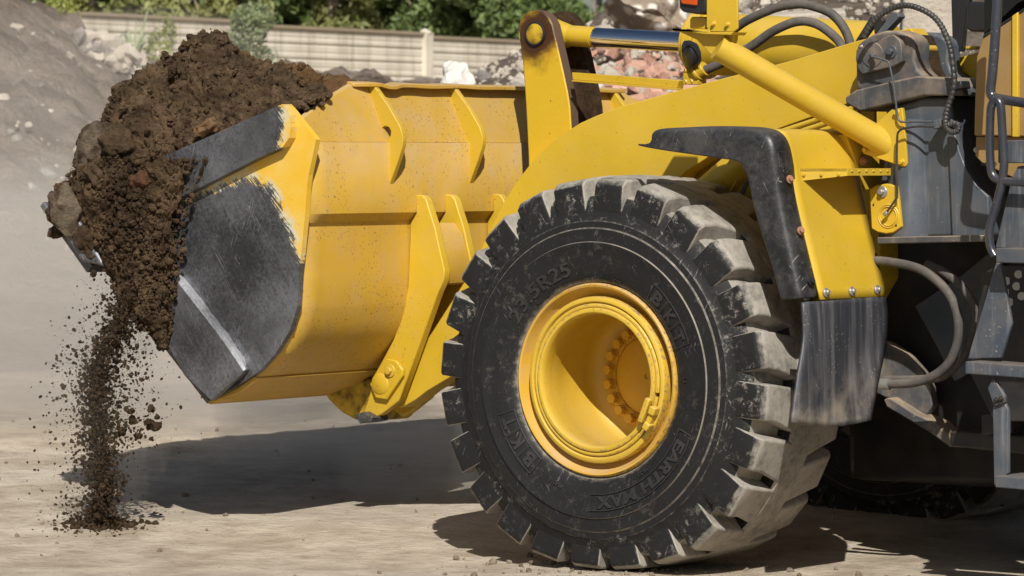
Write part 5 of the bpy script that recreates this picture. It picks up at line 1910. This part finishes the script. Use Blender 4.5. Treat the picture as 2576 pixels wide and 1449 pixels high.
grid = [[P(u, v, y if j < 4 else max(y, -0.035 if i == 0 else -0.015)) for j, (u, v) in enumerate(row)] for i, (row, y) in enumerate(zip(rows, rowsY))]
NA, NBB = 230, 260
ctrl_rows = [[cr(g, j / (NA - 1)) for j in range(NA)] for g in grid]
hv = []
for i in range(NBB):
    t = (i / (NBB - 1)) ** 1.35
    for j in range(NA):
        hv.append(cr([r[j] for r in ctrl_rows], t))


def lumpy(p, amp=1.0):
    return amp * (0.050 * noise.fractal(p * 4.5, 0.9, 2.1, 4) + 0.040 * noise.fractal(p * 13.0, 0.7, 2.0, 4) + 0.016 * noise.fractal(p * 45.0, 0.7, 2.0, 3))


hv2 = []
for i in range(NBB):
    for j in range(NA):
        k = i * NA + j
        a = hv[min(i + 1, NBB - 1) * NA + j] - hv[max(i - 1, 0) * NA + j]
        bb = hv[i * NA + min(j + 1, NA - 1)] - hv[i * NA + max(j - 1, 0)]
        nn = a.cross(bb)
        if nn.length > 1e-9:
            nn.normalize()
        if nn.z < 0 and abs(nn.z) > 0.2:
            nn = -nn
        if abs(nn.z) <= 0.2 and nn.dot(DIR) > 0:
            nn = -nn
        hv2.append(hv[k] + nn * lumpy(hv[k]))
hf = []
for i in range(NBB - 1):
    for j in range(NA - 1):
        a = i * NA + j
        hf.append((a, a + 1, a + NA + 1, a + NA))
heap = make('soil_heap', hv2, hf, M['soil'], None, smooth=180, recalc=False)
tag(heap, 'dark brown lumpy soil heaped high in the yellow bucket', 'soil')

CL = {}
for k, sub in (('a', 1), ('b', 1), ('c', 1)):
    bm = bmesh.new()
    bmesh.ops.create_icosphere(bm, subdivisions=1, radius=1.0)
    rsx = np.random.default_rng(ord(k))
    vv = np.array([v.co for v in bm.verts]) * (1 + rsx.uniform(-0.42, 0.42, (len(bm.verts), 1)))
    ff_ = [tuple(v.index for v in f.verts) for f in bm.faces]
    bm.free()
    CL[k] = (vv, ff_)
for k in 'def':
    bm = bmesh.new()
    bmesh.ops.create_icosphere(bm, subdivisions=3, radius=1.0)
    off = Vector((ord(k), 3.1, 7.7))
    vv = np.array([v.co * (1 + 0.34 * noise.fractal(v.co * 1.5 + off, 0.9, 2.0, 3) + 0.14 * noise.noise(v.co * 5 + off)) for v in bm.verts])
    ff_ = [tuple(v.index for v in f.verts) for f in bm.faces]
    bm.free()
    CL[k] = (vv, ff_)
OCT = (np.array([(1, 0, 0), (-1, 0, 0), (0, 1, 0), (0, -1, 0), (0, 0, 1), (0, 0, -1)], float), [(0, 2, 4), (2, 1, 4), (1, 3, 4), (3, 0, 4), (2, 0, 5), (1, 2, 5), (3, 1, 5), (0, 3, 5)])


def clods(name, pts, sizes, mat, parent=None, seed=5):
    """Many loose crumbs as one mesh."""
    rs = np.random.default_rng(seed)
    V, F = [], []
    n0 = 0
    for p, s in zip(pts, sizes):
        base, fc = OCT if s < 0.004 else CL[('abc' if s < 0.012 else 'def')[rs.integers(3)]]
        q = rs.normal(size=4)
        q /= np.linalg.norm(q)
        w, x, y, z = q
        R = np.array([[1 - 2 * (y * y + z * z), 2 * (x * y - z * w), 2 * (x * z + y * w)], [2 * (x * y + z * w), 1 - 2 * (x * x + z * z), 2 * (y * z - x * w)], [2 * (x * z - y * w), 2 * (y * z + x * w), 1 - 2 * (x * x + y * y)]])
        st = rs.uniform(0.65, 1.25, 3)
        V.append((base * st * s) @ R.T + np.array(p))
        F += [tuple(i + n0 for i in f) for f in fc]
        n0 += len(base)
    V = np.vstack(V)
    return make(name, V, F, mat, parent, recalc=False)


rs = np.random.default_rng(21)
pts, sz = [], []
for _ in range(9000):
    i = int(rs.uniform(0, 0.80) * (NBB - 1))
    j = int(rs.uniform(0, 1) * (NA - 1))
    p = hv2[i * NA + j]
    pts.append(tuple(p + Vector(rs.normal(size=3) * 0.006)))
    sz.append(0.0035 + 0.020 * rs.random() ** 8)
for _ in range(170):
    i = int(rs.uniform(0, 0.72) * (NBB - 1))
    j = int(rs.uniform(0, 1) * (NA - 1))
    pts.append(tuple(hv2[i * NA + j]))
    sz.append(rs.uniform(0.014, 0.040))
tag(clods('soil_crumbs', pts, sz, M['soil'], heap), None, None, None, 'stuff')

# soil spilling over the near side plate
sp_rows = [(400, 215, 485), (440, 200, 470), (480, 185, 455), (520, 200, 446), (560, 208, 432), (600, 226, 436), (640, 256, 440), (680, 288, 428), (720, 298, 428), (760, 312, 428), (800, 345, 424), (840, 382, 420), (872, 405, 416)]
vs, fs = [], []
nu = 60
for (v, ul, ur), _ in [(r, 0) for r in sp_rows]:
    pass
ext = []
for a in range(len(sp_rows) - 1):
    for k in range(6):
        t = k / 6
        r0, r1 = sp_rows[a], sp_rows[a + 1]
        ext.append(tuple(r0[i] + (r1[i] - r0[i]) * t for i in range(3)))
ext.append(sp_rows[-1])
for (v, ul, ur) in ext:
    ul -= 4
    for k in range(nu + 1):
        t = k / nu
        u = ul + (ur - ul) * t
        thick = 0.085 * (math.sin(math.pi * min(1, t * 0.96 + 0.02)) ** 0.5) * (0.75 + 0.25 * (1 - (v - 400) / 480))
        p = P(u, v, YB - 0.075 - thick)
        vs.append(p + Vector((0, -lumpy(p, 0.55), 0)))
for i in range(len(ext) - 1):
    for k in range(nu):
        a = i * (nu + 1) + k
        fs.append((a, a + 1, a + nu + 2, a + nu + 1))
make('soil_spill', vs, fs, M['soil'], heap, smooth=180)
pts, sz = [], []
for _ in range(8000):
    r = ext[rs.integers(len(ext))]
    t = np.clip(rs.normal(0.5, 0.33), -0.10, 1.12)
    u = r[1] + (r[2] - r[1]) * t
    th = 0.085 * (math.sin(math.pi * min(1, max(0, t))) ** 0.5)
    pts.append(tuple(P(u, r[0] + rs.normal() * 5, YB - 0.08 - th + rs.normal() * 0.008)))
    sz.append(0.003 + 0.013 * rs.random() ** 6)
tag(clods('soil_crumbs', pts, sz, M['soil'], heap, 6), None, None, None, 'stuff')

# falling stream of soil
stream = [(700, 345, 55), (760, 330, 50), (820, 300, 46), (880, 265, 46), (940, 245, 48), (1000, 240, 44), (1060, 247, 44), (1120, 250, 46), (1180, 252, 38), (1240, 252, 34), (1290, 250, 38), (1312, 250, 46)]
pts, sz = [], []
YS = -0.17
for _ in range(15000):
    v = rs.uniform(720, 1312)
    c = interp([(a, b_) for a, b_, _w in stream], v)
    w = interp([(a, w_) for a, b_, w_ in stream], v)
    u = c + rs.normal() * w * (0.30 + 0.45 * rs.random()) + 14 * noise.noise(Vector((v * 0.02, 0, 0)))
    y = YS + rs.normal() * 0.05
    pts.append(tuple(P(u, v, y)))
    sz.append(0.0018 + 0.010 * rs.random() ** 7)
for _ in range(11000):
    v = rs.uniform(640, 1300)
    c = interp([(a, b_) for a, b_, _w in stream], max(v, 700))
    k = rs.random()
    spread_r = 120 if v < 1130 else 50
    u = c + (abs(rs.normal()) * spread_r * 0.62 if k < 0.62 else -abs(rs.normal()) * 62)
    if u > c and v < 1009 - (523 - u) * 1.32 + 8 and u > 300 and v < 900:
        continue
    pts.append(tuple(P(u, v, YS + rs.normal() * 0.06)))
    sz.append(0.0012 + 0.008 * rs.random() ** 7)
for u, v, s in ((244, 935, 0.035), (375, 1065, 0.022), (392, 1072, 0.02), (335, 1060, 0.016), (348, 1100, 0.018), (305, 1090, 0.018), (160, 970, 0.012), (175, 1210, 0.01), (235, 690, 0.014), (262, 680, 0.01), (380, 1030, 0.016), (330, 1035, 0.014), (395, 1048, 0.012), (215, 1060, 0.02), (235, 1092, 0.024), (190, 1160, 0.01)):
    for q in range(5):
        pts.append(tuple(P(u + rs.normal() * s * 180, v + rs.normal() * s * 160, YS + rs.normal() * 0.02)))
        sz.append(s * rs.uniform(0.5, 1.0))
fall = clods('falling_soil', pts, sz, M['soil_fall'], None, 8)
tag(fall, 'stream of loose brown soil pouring off the near side of the bucket', 'falling soil', None, 'stuff')

# lumps caught in the load
def lump(name, u, v, y, r, seed, mat, label, cat, sc=(1, 1, 1), rot=(0, 0, 0)):
    me = rock_mesh(name, r, seed, 4, 0.7, 1.0, mat, 40)
    o = place(name, me, P(u, v, y), rot, sc)
    tag(o, label, cat)
    return o


M['stone_tan'] = soil_mat('tan_stone', S(112, 88, 62), S(156, 128, 94), S(170, 126, 78), 16)
lump('stone', 527, 320, -0.10, 0.060, 61, M['stone_tan'], 'tan stone resting on the upper rim of the bucket side', 'stone', (1.05, 0.8, 0.62), (0, -0.35, 0))
lump('concrete_lump', 232, 385, 0.0, 0.115, 62, M['stone_grey'], 'pale grey concrete lump at the front tip of the load', 'concrete lump', (0.8, 0.8, 1.15), (0.2, 0.5, 0.3))
lump('stone', 180, 535, -0.15, 0.125, 63, M['stone_grey'], 'soil-caked stone sitting on the bucket corner guard', 'stone', (0.72, 0.7, 1.1), (0.1, -0.62, 0.2))
lump('stone', 305, 365, -0.06, 0.105, 64, M['stone_brown'], 'large brown stone jutting from the near face of the load', 'stone', (0.9, 0.6, 0.9), (0.2, 0.2, 0.5))
lump('clod', 355, 455, -0.20, 0.060, 65, M['stone_red'], 'reddish clod on the spill below the large brown stone', 'clod', (1.1, 0.7, 0.8))
lump('clod', 250, 445, -0.16, 0.085, 66, M['stone_brown'], 'dark clod between the grey lump and the reddish clod', 'clod', (1.1, 0.7, 0.7), (0, 0.5, 0))

lump('clod', 216, 600, -0.16, 0.075, 67, M['soil_fall'], 'crumbling clod low on the bucket corner below the soil-caked stone', 'clod', (0.9, 0.7, 1.2), (0, -0.6, 0))

# fine grit between the pieces of the rubble heap
pts, sz = [], []
for _ in range(2600):
    u = rs.uniform(1150, 2450)
    sq = rs.uniform(0.1, 1.0)
    pts.append(tuple(rub_pt(u, sq) + Vector((0, 0, rs.uniform(-0.02, 0.03)))))
    sz.append(0.008 + 0.03 * rs.random() ** 3)
tag(clods('rubble_grit', pts, sz, M['concrete'], rub, 12), None, None, None, 'stuff')

# soil that has already landed, and pebbles over the yard
pts, sz = [], []
gp0 = P(250, 1312, YS)
for _ in range(800):
    a = rs.uniform(0, 6.28)
    r = abs(rs.normal()) * 0.12
    x, y = gp0.x + r * math.cos(a), gp0.y + r * math.sin(a)
    s = 0.003 + 0.012 * rs.random() ** 3
    pts.append((x, y, ground_z(x, y) + max(0, 0.04 * (1 - r / 0.2)) * rs.random()))
    sz.append(s)
tag(clods('landed_soil', pts, sz, M['soil_fall'], None, 9), 'small scatter of soil on the ground under the falling stream', 'soil', None, 'stuff')
pts, sz = [], []
for _ in range(700):
    d = rs.uniform(14.8, 21.5)
    w = rs.uniform(-2.8, 2.8)
    p = CAM + DIR * d + RGT * w
    s = 0.003 + 0.010 * rs.random() ** 8
    pts.append((p.x, p.y, ground_z(p.x, p.y) + s * 0.4))
    sz.append(s)
for u, v, s in ((1240, 1398, 0.016), (1226, 1400, 0.011), (465, 1290, 0.018), (568, 1325, 0.012), (2160, 1430, 0.014), (195, 1326, 0.02), (410, 1330, 0.01), (2230, 1436, 0.012), (2010, 1432, 0.012)):
    r = ray(u, v)
    q = CAM + r * ((0.03 - CAM.z) / r.z)
    pts.append((q.x, q.y, ground_z(q.x, q.y) + s * 0.4))
    sz.append(s)
for _ in range(420):
    a = rs.uniform(0, 6.28)
    x, y = rs.normal() * 0.30, 0.28 + rs.normal() * 0.34
    s = 0.003 + 0.012 * rs.random() ** 5
    pts.append((x, y, ground_z(x, y) + s * 0.4))
    sz.append(s)
M['pebble'] = soil_mat('pale_pebble', S(138, 122, 104), S(188, 174, 154), S(150, 130, 108), 14)
tag(clods('pebbles', pts, sz, M['pebble'], None, 10), 'small pebbles strewn over the dirt ground', 'pebbles', None, 'stuff')

# airborne dust stirred up by the falling soil
def dust_mat(name, dens):
    m = bpy.data.materials.new(name)
    m.use_nodes = True
    nt = m.node_tree
    nt.nodes.clear()
    out = nt.nodes.new('ShaderNodeOutputMaterial')
    pv_ = nt.nodes.new('ShaderNodeVolumePrincipled')
    pv_.inputs['Color'].default_value = (0.93, 0.88, 0.81, 1)
    pv_.inputs['Density'].default_value = dens
    pv_.inputs['Anisotropy'].default_value = 0.0
    nt.links.new(pv_.outputs[0], out.inputs['Volume'])
    return m


def dust_cloud(u, v, d, rx, ry, rz, dens, label):
    bm = bmesh.new()
    bmesh.ops.create_icosphere(bm, subdivisions=4, radius=1.0)
    me = bpy.data.meshes.new('dust_cloud')
    rot = Matrix((RGT, DIR, Vector((0, 0, 1)))).transposed()
    for w in bm.verts:
        k = 1 + 0.22 * noise.fractal(w.co * 1.7 + Vector((u * 0.01, v * 0.01, 0)), 1.0, 2.0, 3)
        w.co = rot @ Vector((w.co.x * rx * k, w.co.y * ry * k, w.co.z * rz * k))
    bm.to_mesh(me)
    bm.free()
    me.materials.append(dust_mat('dust_haze', dens))
    o = place('dust_cloud', me, PD(u, v, d))
    tag(o, label, 'dust', 'dust clouds', 'stuff')


dust_cloud(-20, 700, 22.5, 2.3, 1.6, 1.65, 0.12, 'thin dust drifting up the dirt mound')
dust_cloud(60, 820, 21.3, 1.8, 1.3, 0.95, 0.42, 'pale dust hanging behind the falling soil')
dust_cloud(850, 1070, 19.6, 0.62, 0.5, 0.32, 0.75, 'dust puff drifting under the bucket')
dust_cloud(1120, 1170, 18.4, 0.50, 0.35, 0.24, 0.75, 'small dust puff in front of the tyre tread')
dust_cloud(270, 1040, 17.5, 0.26, 0.22, 0.5, 0.30, 'dust trailing round the falling soil')
